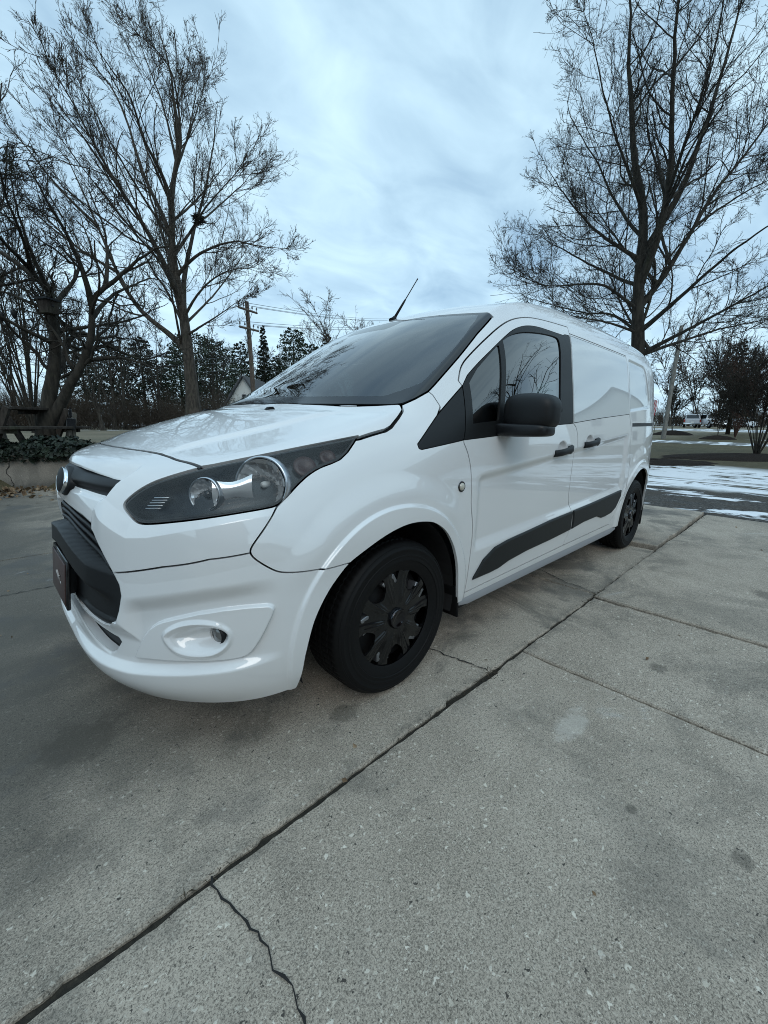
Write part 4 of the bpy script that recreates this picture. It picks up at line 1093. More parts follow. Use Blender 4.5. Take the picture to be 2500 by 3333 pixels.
def ground_mat():
    s = NT('winter_ground'); X, Y, Z = s.xyz()
    big = s.noise(.35, 5, .6); mid = s.noise(2.2, 6, .65); fine = s.noise(30, 6, .7)
    grass = s.mix(fine, s.ramp(mid, [(.3, (.085, .070, .038)), (.55, (.155, .128, .075)), (.75, (.215, .18, .115))]), (.045, .041, .022))
    grass = s.mix(s.step(s.noise(9, 5, .7), .35, .7), s.mix(.5, grass, (.035, .03, .018)), grass)
    tan = s.mix(s.step(s.noise(1.2, 5, .6, stretch(s, (.4, 1.6, 1))), .35, .6), (.27, .222, .158), (.17, .152, .105))
    tan = s.mix(s.math('MULTIPLY', fine, .6), tan, (.06, .055, .04))
    t, sd = None, s.math('ADD', s.math('MULTIPLY', X, WLN[0]), s.math('SUBTRACT', s.math('MULTIPLY', Y, WLN[1]), WL0[0] * WLN[0] + WL0[1] * WLN[1]))
    right = s.step(X, 6, 14)
    far_l = s.step(s.math('SUBTRACT', sd, s.math('MULTIPLY', X, .35)), 1.5, 6)
    col = s.mix(far_l, grass, tan)
    # gravel lane beyond the slabs, then churned snow, then lawn
    wob = s.math('MULTIPLY', s.math('SUBTRACT', s.noise(.45, 4, .6), .5), 2.6)
    xx = s.math('ADD', s.math('SUBTRACT', X, s.math('MULTIPLY', Y, .05)), wob)
    grav = s.mix(s.step(s.vor(55).outputs['Color'], .3, .8), (.028, .027, .026), (.115, .108, .10))
    grav = s.mix(s.step(mid, .42, .66), grav, (.062, .052, .042))
    inlane = s.math('MULTIPLY', s.step(xx, 4.6, 5.2), s.math('SUBTRACT', 1, s.step(xx, 8.2, 8.8)))
    col = s.mix(inlane, col, grav)
    snowband = s.math('MULTIPLY', s.step(xx, 8.3, 8.9), s.math('SUBTRACT', 1, s.step(xx, 13.4, 15.4)))
    sv = stretch(s, (1.0, .5, 1))
    sn = s.noise(1.5, 9, .70, sv, .8)
    ruts = s.noise(1.6, 4, .6, stretch(s, (1.5, .07, 1)))
    snow = s.math('MULTIPLY', snowband, s.math('MULTIPLY', s.step(sn, .40, .455), s.math('MAXIMUM', s.step(ruts, .40, .47), s.step(xx, 10.2, 11.2))))
    lanes = s.math('MULTIPLY', s.step(xx, 5.6, 6.4), s.math('SUBTRACT', 1, s.step(xx, 8.6, 9.2)))
    snow = s.math('MAXIMUM', snow, s.math('MULTIPLY', lanes, s.step(s.noise(1.3, 8, .66, stretch(s, (1.1, .55, 1)), .6), .545, .575)))
    far = s.math('MULTIPLY', s.step(X, 16, 19), s.step(s.noise(.16, 6, .6, stretch(s, (1, .35, 1))), .60, .64))
    snow = s.math('MAXIMUM', snow, far)
    farl = s.math('MULTIPLY', s.step(sd, 13, 16), s.math('MULTIPLY', s.math('SUBTRACT', 1, s.step(X, 10, 16)), s.step(s.noise(.22, 6, .6, stretch(s, (1, 1, 1))), .60, .64)))
    snow = s.math('MAXIMUM', snow, farl)
    col = s.mix(snow, col, s.mix(s.noise(5, 4), (.70, .72, .75), (.82, .83, .85)))
    h = s.math('ADD', s.math('MULTIPLY', fine, .35), s.math('ADD', s.math('MULTIPLY', snow, .8), s.math('MULTIPLY', mid, .6)))
    s.bump(h, .8, .05)
    return s.out(col, .9, .2)

def concrete_mat(name='driveway_concrete', wall=False):
    s = NT(name); X, Y, Z = s.xyz()
    big = s.noise(.62, 7, .68, None, .3); mid = s.noise(4.5, 6, .6); fine = s.noise(140, 4, .7)
    base = s.ramp(big, [(.28, (.228, .192, .152)), (.5, (.362, .306, .246)), (.72, (.475, .407, .332))])
    base = s.mix(s.math('MULTIPLY', s.step(mid, .42, .72), .40), base, (.155, .128, .098))
    g1 = s.noise(95, 3, .75); g2 = s.noise(230, 2, .8); g3 = s.noise(520, 2, .8)
    base = s.mix(s.math('MULTIPLY', s.step(g1, .47, .60), .50), base, (.105, .088, .068))
    base = s.mix(s.math('MULTIPLY', s.step(g2, .53, .62), .65), base, (.46, .395, .32))
    base = s.mix(s.math('MULTIPLY', s.step(g2, .47, .39), .70), base, (.050, .043, .034))
    base = s.mix(s.math('MULTIPLY', s.step(g3, .52, .64), .45), base, (.46, .40, .33)); fg = g3; fine = g1
    # exposed stones of several sizes
    dv = s.n('VectorMath', operation='ADD')
    nn = s.n('TexNoise'); nn.inputs['Scale'].default_value = 75; nn.inputs['Detail'].default_value = 3; s.l(s.co.outputs['Object'], nn.inputs['Vector'])
    sc = s.n('VectorMath', operation='SCALE'); sc.inputs['Scale'].default_value = .026; s.l(nn.outputs['Color'], sc.inputs[0])
    s.l(s.co.outputs['Object'], dv.inputs[0]); s.l(sc.outputs[0], dv.inputs[1])
    hsum = None
    for scale, rad, frac, colr, amt in ((26, .20, .88, (.56, .51, .44), .9), (44, .27, .74, (.62, .56, .47), 1.0), (58, .30, .74, (.50, .44, .36), .8), (110, .36, .60, (.54, .48, .40), .9), (85, .33, .74, (.055, .048, .040), .9), (150, .40, .60, (.48, .42, .34), .8)):
        mp = s.n('Mapping'); mp.inputs['Scale'].default_value = (1, 1, 1) if wall else (1, 1.5, 1); mp.inputs['Rotation'].default_value = (0, 0, scale * .7); s.l(dv.outputs[0], mp.inputs['Vector'])
        v = s.vor(scale, mp.outputs[0])
        cs = s.n('SeparateColor'); s.l(v.outputs['Color'], cs.inputs[0])
        r = s.math('MULTIPLY', s.math('ADD', cs.outputs[1], .25), rad)
        inside = s.math('MULTIPLY', s.step(s.math('SUBTRACT', r, v.outputs['Distance']), 0, .09), s.math('GREATER_THAN', cs.outputs[0], frac))
        inside = s.math('MULTIPLY', inside, s.math('MULTIPLY', s.math('ADD', .25, cs.outputs[2]), amt))
        base = s.mix(inside, base, colr)
        hsum = inside if hsum is None else s.math('ADD', hsum, inside)
    if wall:
        base = s.mix(.55, base, (.135, .125, .11))
        st = s.noise(1.4, 6, .65, stretch(s, (1.2, 1.2, .35))); base = s.mix(s.math('MULTIPLY', s.step(st, .42, .68), .6), base, (.075, .070, .060))
        base = s.mix(s.math('MULTIPLY', s.math('SUBTRACT', 1, s.step(Z, .0, .22)), s.step(mid, .3, .6)), base, (.07, .066, .058))
    else:
        # old oil and damp stains; round the van's nose they also paint in contact shade
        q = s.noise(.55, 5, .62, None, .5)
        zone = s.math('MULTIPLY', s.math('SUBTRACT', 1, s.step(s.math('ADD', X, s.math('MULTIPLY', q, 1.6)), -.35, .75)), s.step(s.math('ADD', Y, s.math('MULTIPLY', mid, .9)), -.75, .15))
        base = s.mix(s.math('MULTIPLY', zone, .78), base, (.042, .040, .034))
        base = s.mix(s.math('MULTIPLY', s.math('MULTIPLY', s.step(s.noise(1.3, 6, .68, None, .8), .49, .62), s.math('ADD', .55, s.math('MULTIPLY', .45, s.step(Y, -1.5, -.9)))), .62), base, (.075, .070, .060)); base = s.mix(s.math('MULTIPLY', s.step(s.noise(3.1, 6, .7, None, .6), .55, .70), .28), base, (.10, .092, .080))
        bl = s.math('MULTIPLY', s.step(s.noise(1.7, 5, .6), .52, .62), .62); base = s.mix(s.math('MULTIPLY', bl, s.step(Y, -1.5, -.5)), base, (.075, .072, .068))
        base = s.mix(s.math('MULTIPLY', s.step(s.noise(2.4, 6, .7, None, 1.2), .60, .72), .18), base, (.10, .105, .09))
        base = s.mix(s.math('MULTIPLY', s.step(s.noise(.9, 6, .72, stretch(s, (1, 2.2, 1)), 1.5), .63, .72), .22), base, (.52, .53, .52))
        # one pale worn patch and a few old oil drips
        def spot_mask(cx, cy, rx, ry, n, lo, hi):
            dx = s.math('DIVIDE', s.math('SUBTRACT', X, cx), rx); dy = s.math('DIVIDE', s.math('SUBTRACT', Y, cy), ry)
            d = s.math('SQRT', s.math('ADD', s.math('MULTIPLY', dx, dx), s.math('MULTIPLY', dy, dy)))
            return s.math('SUBTRACT', 1, s.step(s.math('ADD', d, s.math('MULTIPLY', s.math('SUBTRACT', n, .5), 2.4)), lo, hi))
        nw = s.noise(16, 6, .7)
        base = s.mix(s.math('MULTIPLY', spot_mask(.33, -1.49, .11, .05, nw, .5, 1.2), .38), base, (.56, .52, .46))
        for cx, cy, r in ((1.0, -1.62, .05), (.15, -2.0, .035), (-.25, -.86, .07), (-1.0, -.35, .16), (-1.5, .9, .30), (2.5, -1.9, .10), (.1, -1.75, .02)):
            base = s.mix(s.math('MULTIPLY', spot_mask(cx, cy, r, r * .8, nw, .5, 1.1), .55), base, (.055, .048, .038))
        # dirt packed along the joints
        ed = s.math('SUBTRACT', 1, s.step(s.math('ABSOLUTE', s.math('ADD', Y, 1.10)), .010, .07)); base = s.mix(s.math('MULTIPLY', s.math('MULTIPLY', ed, s.step(s.noise(11, 5, .7), .42, .62)), .45), base, (.09, .083, .07))
    s.bump(s.math('ADD', s.math('MULTIPLY', hsum, .35), s.math('ADD', s.math('MULTIPLY', fine, .6), s.math('MULTIPLY', fg, .35))), .55, .004)
    return s.out(base, .82, .35)

def slab_outline(rng, x0, x1, y0, y1, amp=.004):
    def edge(a, b):
        L = math.dist(a, b); n = max(2, int(L / .018)); o = []; w = 0; nx, ny = (b[1] - a[1]) / L, -(b[0] - a[0]) / L
        for k in range(n):
            w = w * .80 + rng.gauss(0, amp * .40); chip = 0
            t = k / n
            if rng.random() < .022: w -= amp * 2.6
            o.append((a[0] + (b[0] - a[0]) * t + nx * w, a[1] + (b[1] - a[1]) * t + ny * w))
        return o
    c = [(x0, y0), (x1, y0), (x1, y1), (x0, y1)]
    return [p for i in range(4) for p in edge(c[i], c[(i + 1) % 4])]
def driveway():
    rng = random.Random(4); mb = MB(); J = -1.10
    near = [(-6.5, .667), (.677, 1.624), (1.636, 3.682), (3.718, 5.54)]
    far = [(-6.5, -2.72), (-2.705, 1.70), (1.712, 3.185), (3.225, 5.53)]
    for i, (a, b) in enumerate(near):
        slab(mb, slab_outline(rng, a + .002, b, -4.6, J - .008), .0 + (0, .003, .014, .004)[i])
        slab(mb, slab_outline(rng, a + .002, b, -9.5, -4.615), .0)
    for i, (a, b) in enumerate(far):
        z = (0, 0, -.002, .034)[i]
        slab(mb, slab_outline(rng, a + .002, b, J + .007, 2.30), z)
        slab(mb, slab_outline(rng, a + .002, b, 2.315, 5.6 if i < 2 else 4.6), z)
    for i, (a, b) in enumerate(far[:2]): slab(mb, slab_outline(rng, a, min(b, .9), 5.615, 10.5 if i == 0 else 7.6), 0)
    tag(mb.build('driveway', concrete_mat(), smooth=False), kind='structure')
    # earth and dead grass packed into the joints
    s = NT('joint_dirt'); c = s.ramp(s.noise(60, 6, .7), [(.3, (.012, .011, .009)), (.6, (.035, .030, .022)), (.8, (.075, .062, .045))]); s.bump(s.noise(90, 5), .8, .01)
    tag(MB().box((-.4, -1.1, -.040), (12.2, .10, .052)).box((.672, -5, -.045), (.06, 7.7, .05)).box((1.628, -5, -.045), (.06, 7.7, .05)).box((3.704, -5, -.045), (.08, 7.7, .05)).box((3.198, 2, -.045), (.08, 6.1, .05)).box((1.706, 2, -.045), (.06, 6.1, .05)).box((-2.71, 4, -.045), (.06, 10, .05)).box((-.5, 2.307, -.045), (12, .05, .05)).build('joint_soil', s.out(c, .95), smooth=False), kind='structure')
    # cracks
    m = pbr('crack_dark', (.012, .011, .010), .95)
    def crack(pts, w, name='crack'):
        p = [Vector((a, b, 0)) for a, b in pts]; q = []
        for a, b in zip(p, p[1:]):
            n = max(2, int((b - a).length / .018))
            for k in range(n):
                d = (b - a); nn = Vector((-d.y, d.x, 0)).normalized(); q.append(a + d * k / n + nn * rng.gauss(0, .004))
        q.append(p[-1]); v, f = [], []
        for i, c in enumerate(q):
            t = (q[min(i + 1, len(q) - 1)] - q[max(i - 1, 0)]).normalized(); nn = Vector((-t.y, t.x, 0)); ww = w * (.35 + .9 * rng.random()) * min(1, (len(q) - i) / 8 + .3)
            v += [c + nn * ww + Vector((0, 0, .0045)), c - nn * ww + Vector((0, 0, .0045))]
        for i in range(len(q) - 1): f.append([2 * i, 2 * i + 1, 2 * i + 3, 2 * i + 2])
        tag(MB().add(v, f).build(name, m, smooth=False), kind='structure')
    crack([(-.862, -1.10), (-.865, -1.14), (-.852, -1.21), (-.828, -1.30), (-.838, -1.36), (-.825, -1.41), (-.842, -1.48), (-.83, -1.7), (-.86, -2.1)], .0028)
    crack([(.28, -.70), (.35, -.81), (.37, -.93), (.395, -1.085)], .0035)
    crack([(1.9, -.55), (1.82, -.75), (1.765, -.87), (1.74, -1.0), (1.715, -1.09)], .0045)
    crack([(-2.5, 1.3), (-1.9, 1.25), (-1.2, 1.42), (-.7, 1.40)], .004)
    crack([(-1.6, .35), (-1.45, .02), (-1.43, -.3), (-1.30, -.6)], .0025)
def slab(mb, poly, z):
    n = len(poly); cx = sum(p[0] for p in poly) / n; cy = sum(p[1] for p in poly) / n
    v = [(x, y, z - .008) for x, y in poly]
    ins = []
    for i, (x, y) in enumerate(poly):
        a, b = poly[i - 1], poly[(i + 1) % n]; dx, dy = b[0] - a[0], b[1] - a[1]; L = math.hypot(dx, dy) or 1
        ins.append((x - dy / L * .006, y + dx / L * .006, z))
    v += ins; v += [(x, y, -.07) for x, y in poly]
    f = [list(range(n, 2 * n))] + [[i, (i + 1) % n, n + (i + 1) % n, n + i] for i in range(n)] + [[2 * n + i, 2 * n + (i + 1) % n, (i + 1) % n, i] for i in range(n)]
    mb.add(v, f)

# ------------------------------------------------------------------ sky and sun
SUN_EL, SUN_AZ = 38, 215         # degrees; azimuth clockwise from +y
def sky():
    w = D.worlds.new('World'); SC.world = w; w.use_nodes = True; nt = w.node_tree; nt.nodes.clear()
    N = lambda t: nt.nodes.new('ShaderNode' + t)
    L = nt.links.new
    out, bg = N('OutputWorld'), N('Background'); L(bg.outputs[0], out.inputs[0])
    sk = N('TexSky'); sk.sky_type = 'NISHITA'; sk.sun_disc = False; sk.sun_elevation = math.radians(SUN_EL); sk.sun_rotation = math.radians(SUN_AZ); sk.air_density = 1.0; sk.dust_density = 1.; sk.ozone_density = 3.
    tc = N('TexCoord'); sep = N('SeparateXYZ'); L(tc.outputs['Generated'], sep.inputs[0])
    def M(op, a, b=0., cl=False):
        n = N('Math'); n.operation = op; n.use_clamp = cl
        for v, i in ((a, 0), (b, 1)):
            if hasattr(v, 'is_output'): L(v, n.inputs[i])
            else: n.inputs[i].default_value = v
        return n.outputs[0]
    zz = M('ADD', M('MAXIMUM', sep.outputs[2], 0.), .16)
    cmb = N('CombineXYZ'); L(M('DIVIDE', sep.outputs[0], zz), cmb.inputs[0]); L(M('DIVIDE', sep.outputs[1], zz), cmb.inputs[1])
    def noise(sc, det, ro, rot, st, dist=0.):
        mp = N('Mapping'); mp.inputs['Rotation'].default_value = (0, 0, rot); mp.inputs['Scale'].default_value = st; L(cmb.outputs[0], mp.inputs[0])
        n = N('TexNoise'); n.inputs['Scale'].default_value = sc; n.inputs['Detail'].default_value = det; n.inputs['Roughness'].default_value = ro; n.inputs['Distortion'].default_value = dist; L(mp.outputs[0], n.inputs[0]); return n.outputs['Fac']
    n1 = noise(.85, 7, .50, .5, (1, 1.25, 1), .35); n2 = noise(2.6, 8, .52, .9, (1, 1.5, 1), .5); n3 = noise(.32, 4, .5, .2, (1, 1.3, 1))
    f = M('ADD', M('ADD', M('MULTIPLY', n1, .54), M('MULTIPLY', n2, .42)), M('MULTIPLY', n3, .40))
    rp = N('ValToRGB'); L(f, rp.inputs[0]); e = rp.color_ramp.elements
    for k, (p, c) in enumerate([(.49, (.190, .310, .44)), (.58, (.285, .445, .59)), (.67, (.385, .565, .70)), (.77, (.50, .685, .79))]):
        if k > 1: e.new(.5)
        e[k].position = p; e[k].color = (*c, 1)
    # milky glow low down and towards the veiled sun
    el = M('POWER', M('SUBTRACT', 1., M('MAXIMUM', sep.outputs[2], 0.), True), 5.)
    mx = N('MixRGB'); L(M('MULTIPLY', el, .45), mx.inputs[0]); L(rp.outputs[0], mx.inputs[1]); mx.inputs[2].default_value = (.47, .655, .785, 1)
    sd = Vector((math.sin(math.radians(SUN_AZ)) * math.cos(math.radians(SUN_EL)), math.cos(math.radians(SUN_AZ)) * math.cos(math.radians(SUN_EL)), math.sin(math.radians(SUN_EL))))
    dt = N('VectorMath'); dt.operation = 'DOT_PRODUCT'; L(tc.outputs['Generated'], dt.inputs[0]); dt.inputs[1].default_value = sd
    zen = N('MapRange'); zen.interpolation_type = 'SMOOTHSTEP'; L(sep.outputs[2], zen.inputs[0]); zen.inputs[1].default_value = .72; zen.inputs[2].default_value = 1.; zen.inputs[3].default_value = 0; zen.inputs[4].default_value = SKY_ZEN
    glow = M('ADD', M('ADD', SKY_BASE, zen.outputs[0]), M('MULTIPLY', M('POWER', M('MAXIMUM', M('ADD', M('MULTIPLY', dt.outputs['Value'], .5), .5), 0.), 3.), SKY_GLOW))
    ml = N('VectorMath'); ml.operation = 'SCALE'; L(mx.outputs[0], ml.inputs[0]); L(glow, ml.inputs['Scale'])
    sm = N('VectorMath'); sm.operation = 'SCALE'; L(sk.outputs[0], sm.inputs[0]); sm.inputs['Scale'].default_value = .1
    fin = N('MixRGB'); fin.inputs[0].default_value = .88; L(sm.outputs[0], fin.inputs[1]); L(ml.outputs[0], fin.inputs[2])
    L(fin.outputs[0], bg.inputs[0]); bg.inputs[1].default_value = 1.
    sun = D.lights.new('sun', 'SUN'); sun.energy = SUN_E; sun.angle = math.radians(28); sun.color = (1, .95, .88)
    o = D.objects.new('sun', sun); COL.objects.link(o); o.rotation_euler = (-sd).to_track_quat('-Z', 'Y').to_euler()
    SC.view_settings.view_transform = 'Standard'; SC.view_settings.look = 'None'; SC.view_settings.exposure = .36; SC.cycles.filter_width = 1.0; SC.cycles.use_denoising = True; SC.cycles.denoising_prefilter = 'NONE'; SC.cycles.max_bounces = 8; SC.cycles.diffuse_bounces = 3; SC.cycles.glossy_bounces = 4; SC.cycles.transparent_max_bounces = 10; SC.cycles.caustics_reflective = False; SC.cycles.caustics_refractive = False; SC.cycles.sample_clamp_indirect = 3.; SC.cycles.adaptive_threshold = .008; SC.view_settings.gamma = 1
SKY_BASE, SKY_GLOW, SUN_E, SKY_ZEN = 1.22, .05, .5, .75
# ------------------------------------------------------------------ bare trees, vectorised branch growth
def tubes(P, R, ns):
    """P (n, m, 3) polylines, R (n, m) radii -> verts, quads"""
    n, m, _ = P.shape
    T = np.empty_like(P); T[:, 1:-1] = P[:, 2:] - P[:, :-2]; T[:, 0] = P[:, 1] - P[:, 0]; T[:, -1] = P[:, -1] - P[:, -2]
    T /= np.linalg.norm(T, axis=2, keepdims=True) + 1e-12
    ref = np.where(np.abs(T[:, :1, 2:3]) < .8, np.array([0, 0, 1.]), np.array([1., 0, 0]))
    U = np.cross(T, np.broadcast_to(ref, T.shape)); U /= np.linalg.norm(U, axis=2, keepdims=True) + 1e-12
    W = np.cross(T, U)
    a = np.arange(ns) * 2 * PI / ns
    V = P[:, :, None, :] + R[:, :, None, None] * (U[:, :, None, :] * np.cos(a)[None, None, :, None] + W[:, :, None, :] * np.sin(a)[None, None, :, None])
    idx = np.arange(n * m * ns).reshape(n, m, ns)
    q = np.stack([idx[:, :-1], np.roll(idx[:, :-1], -1, 2), np.roll(idx[:, 1:], -1, 2), idx[:, 1:]], -1).reshape(-1, 4)
    return V.reshape(-1, 3), q

def grow_level(rng, P, R, L, nch, ang, lenf, m, up, wig, t0=.2, rr=.62, rmin=.004, sag=0., lmax=99.):
    """children of every branch; P (n, mp, 3)"""
    n, mp, _ = P.shape
    k = rng.poisson(nch, n) + 1 if np.isscalar(nch) else np.maximum(1, rng.poisson(nch))
    par = np.repeat(np.arange(n), k); N = len(par)
    t = t0 + (1 - t0) * rng.random(N) ** .85; t = np.minimum(t, .985)
    f = t * (mp - 1); i = np.minimum(f.astype(int), mp - 2); fr = (f - i)[:, None]
    base = P[par, i] * (1 - fr) + P[par, i + 1] * fr
    tan = P[par, i + 1] - P[par, i]; tan /= np.linalg.norm(tan, axis=1, keepdims=True) + 1e-12
    rb = R[par, i] * (1 - fr[:, 0]) + R[par, i + 1] * fr[:, 0]
    rnd = rng.normal(size=(N, 3)); rnd -= (rnd * tan).sum(1, keepdims=True) * tan; rnd /= np.linalg.norm(rnd, axis=1, keepdims=True) + 1e-12
    a = np.radians(rng.normal(ang, 9, N))[:, None]
    d = tan * np.cos(a) + rnd * np.sin(a)
    ln = np.minimum(L[par] * lenf, lmax) * (1.08 - .50 * t) * rng.uniform(.55, 1.2, N)
    C = np.empty((N, m, 3)); C[:, 0] = base; cur = d
    for j in range(1, m):
        cur = cur + rng.normal(size=(N, 3)) * wig + np.array([0, 0, up - sag * j / m]); cur /= np.linalg.norm(cur, axis=1, keepdims=True)
        C[:, j] = C[:, j - 1] + cur * (ln / (m - 1))[:, None]
    r0 = np.maximum(rmin, np.minimum(rb * rr, ln * .018 + rmin))
    RR = r0[:, None] * np.linspace(1, .45, m)[None, :]; RR = np.maximum(RR, rmin * .75)
    return C, RR, ln

def resample(pts, m):
    p = np.array(pts, float)
    for _ in range(2):
        q = np.empty((2 * len(p) - 1, 3)); q[0::2] = p; q[1::2] = (p[1:] + p[:-1]) / 2
        q[1:-1] = q[1:-1] * .5 + (q[:-2] + q[2:]) * .25; p = q
    s = np.r_[0, np.cumsum(np.linalg.norm(np.diff(p, axis=0), axis=1))]
    u = np.linspace(0, s[-1], m); return np.stack([np.interp(u, s, p[:, k]) for k in range(3)], 1), s[-1]

def bare_tree(name, label, base, limbs, levels, seed, mat, group=None, cat='tree', wob=.05):
    """limbs: list of (points, r0, r1); levels: dicts for grow_level"""
    rng = np.random.default_rng(seed); t = thing(name, label, cat, base, 0, group); b = np.array(base)
    m0 = 22; Pm, Rm, Lm = [], [], []
    for pts, r0, r1 in limbs:
        p, L = resample(np.array(pts) - b, m0)
        w = np.cumsum(rng.normal(size=(m0, 3)) * wob * L / m0 * 1.2, 0); w -= np.linspace(0, 1, m0)[:, None] * w[-1] * .5
        p = p + w * np.linspace(0, 1, m0)[:, None] ** .5
        if Pm:                                      # graft the limb onto the nearest limb already there
            Q = np.concatenate(Pm); j = ((Q - p[0]) ** 2).sum(1).argmin(); p = p + (Q[j] - p[0]) * ((1 - np.linspace(0, 1, m0)) ** 1.5)[:, None]
        r0 *= .72 if Pm else .90
        Pm.append(p); Rm.append(np.linspace(0, 1, m0) ** .62 * (r1 * .4 - r0) + r0); Lm.append(L)
    P, R, L = np.array(Pm), np.array(Rm), np.array(Lm)
    R[0, :3] *= np.array([1.45, 1.2, 1.06])
    v, q = tubes(P, R, 12)
    mesh_obj('trunk', v, q, mat, t)
    vs, qs, k = [], [], 0
    for lv in levels:
        lv = dict(lv); ns = lv.pop('ns', 4)
        P, R, L = grow_level(rng, P, R, L, **lv)
        keep = P[:, -1, 2] > .25
        P, R, L = P[keep], R[keep], L[keep]
        v, q = tubes(P, R, ns); vs.append(v); qs.append(q + k); k += len(v)
    mesh_obj('crown', np.concatenate(vs), np.concatenate(qs), mat, t)
    return t
def bark(name, a, b):
    s = NT(name); f = s.noise(14, 6, .65, stretch(s, (1, 1, .25))); c = s.mix(s.step(f, .35, .65), a, b)
    c = s.mix(s.math('MULTIPLY', s.step(s.noise(2.2, 5, .6), .55, .7), .5), c, (.055, .060, .035))
    s.bump(f, .7, .02); return s.out(c, .9, .2)
BARK_D = bark('bark_dark', (.019, .017, .014), (.046, .040, .032))
BARK_G = bark('bark_grey', (.034, .029, .024), (.078, .066, .054))

# ------------------------------------------------------------------ evergreen foliage
def needle_mat(name, a, b):
    s = NT(name); f = s.noise(2.3, 5, .6); g = s.noise(16, 3)
    c = s.mix(s.step(f, .35, .65), a, b); c = s.mix(s.math('MULTIPLY', s.step(g, .4, .7), .4), c, tuple(v * .45 for v in a))
    return s.out(c, .75, .25)
def spray(rng, C, Dv, size, asp=.35):
    """small leaf-like quads at C pointing along Dv"""
    n = len(C); Dv = Dv / (np.linalg.norm(Dv, axis=1, keepdims=True) + 1e-9)
    s = rng.normal(size=(n, 3)); s -= (s * Dv).sum(1, keepdims=True) * Dv; s /= np.linalg.norm(s, axis=1, keepdims=True)
    L = size * rng.uniform(.6, 1.4, n)[:, None]; W = L * asp
    V = np.stack([C, C + Dv * L * .5 + s * W, C + Dv * L, C + Dv * L * .5 - s * W], 1).reshape(-1, 3)
    return V, np.arange(4 * n).reshape(n, 4)
def conifer(name, label, base, h, rad, seed, mat, shape=1.0, n=9000, group=None, bare=.06, droop=-.15, lump=.35, size=.115):
    rng = np.random.default_rng(seed); t = thing(name, label, 'tree', base, 0, group)
    MB().tube([(0, 0, -.1), (0, 0, h * .5), (0, 0, h * .97)], [h * .022, h * .014, .01], 8).build('trunk', BARK_D, t)
    nb = int(26 + h * 7); C, Dv = [], []
    for i in range(nb):
        u = bare + (1 - bare) * (i + rng.random()) / nb; a = i * 2.4 + rng.random() * .8
        r = rad * (1 - u) ** shape * rng.uniform(1 - lump, 1.12) + .06 * rad
        k = max(12, int(n / nb * (r / rad * 1.6 + .15))); s = rng.random(k) ** .6
        dirv = np.array([math.cos(a), math.sin(a), 0]); side = np.array([-math.sin(a), math.cos(a), 0])
        z = u * h + s * r * (.28 + droop) - (s * r) ** 2 * .06
        p = dirv * (s * r)[:, None] + side * (rng.normal(size=k) * .20 * r * (1.05 - s * .5))[:, None] + np.array([0, 0, 1.]) * (z + rng.normal(size=k) * .06 * r)[:, None]
        C.append(p); Dv.append(dirv * .8 + rng.normal(size=(k, 3)) * .45 + np.array([0, 0, .15]))
    C, Dv = np.concatenate(C), np.concatenate(Dv)
    v, q = spray(rng, C, Dv, size * h / 7 * .9 + .03)
    mesh_obj('crown', v, q, mat, t, smooth=False)
    return t

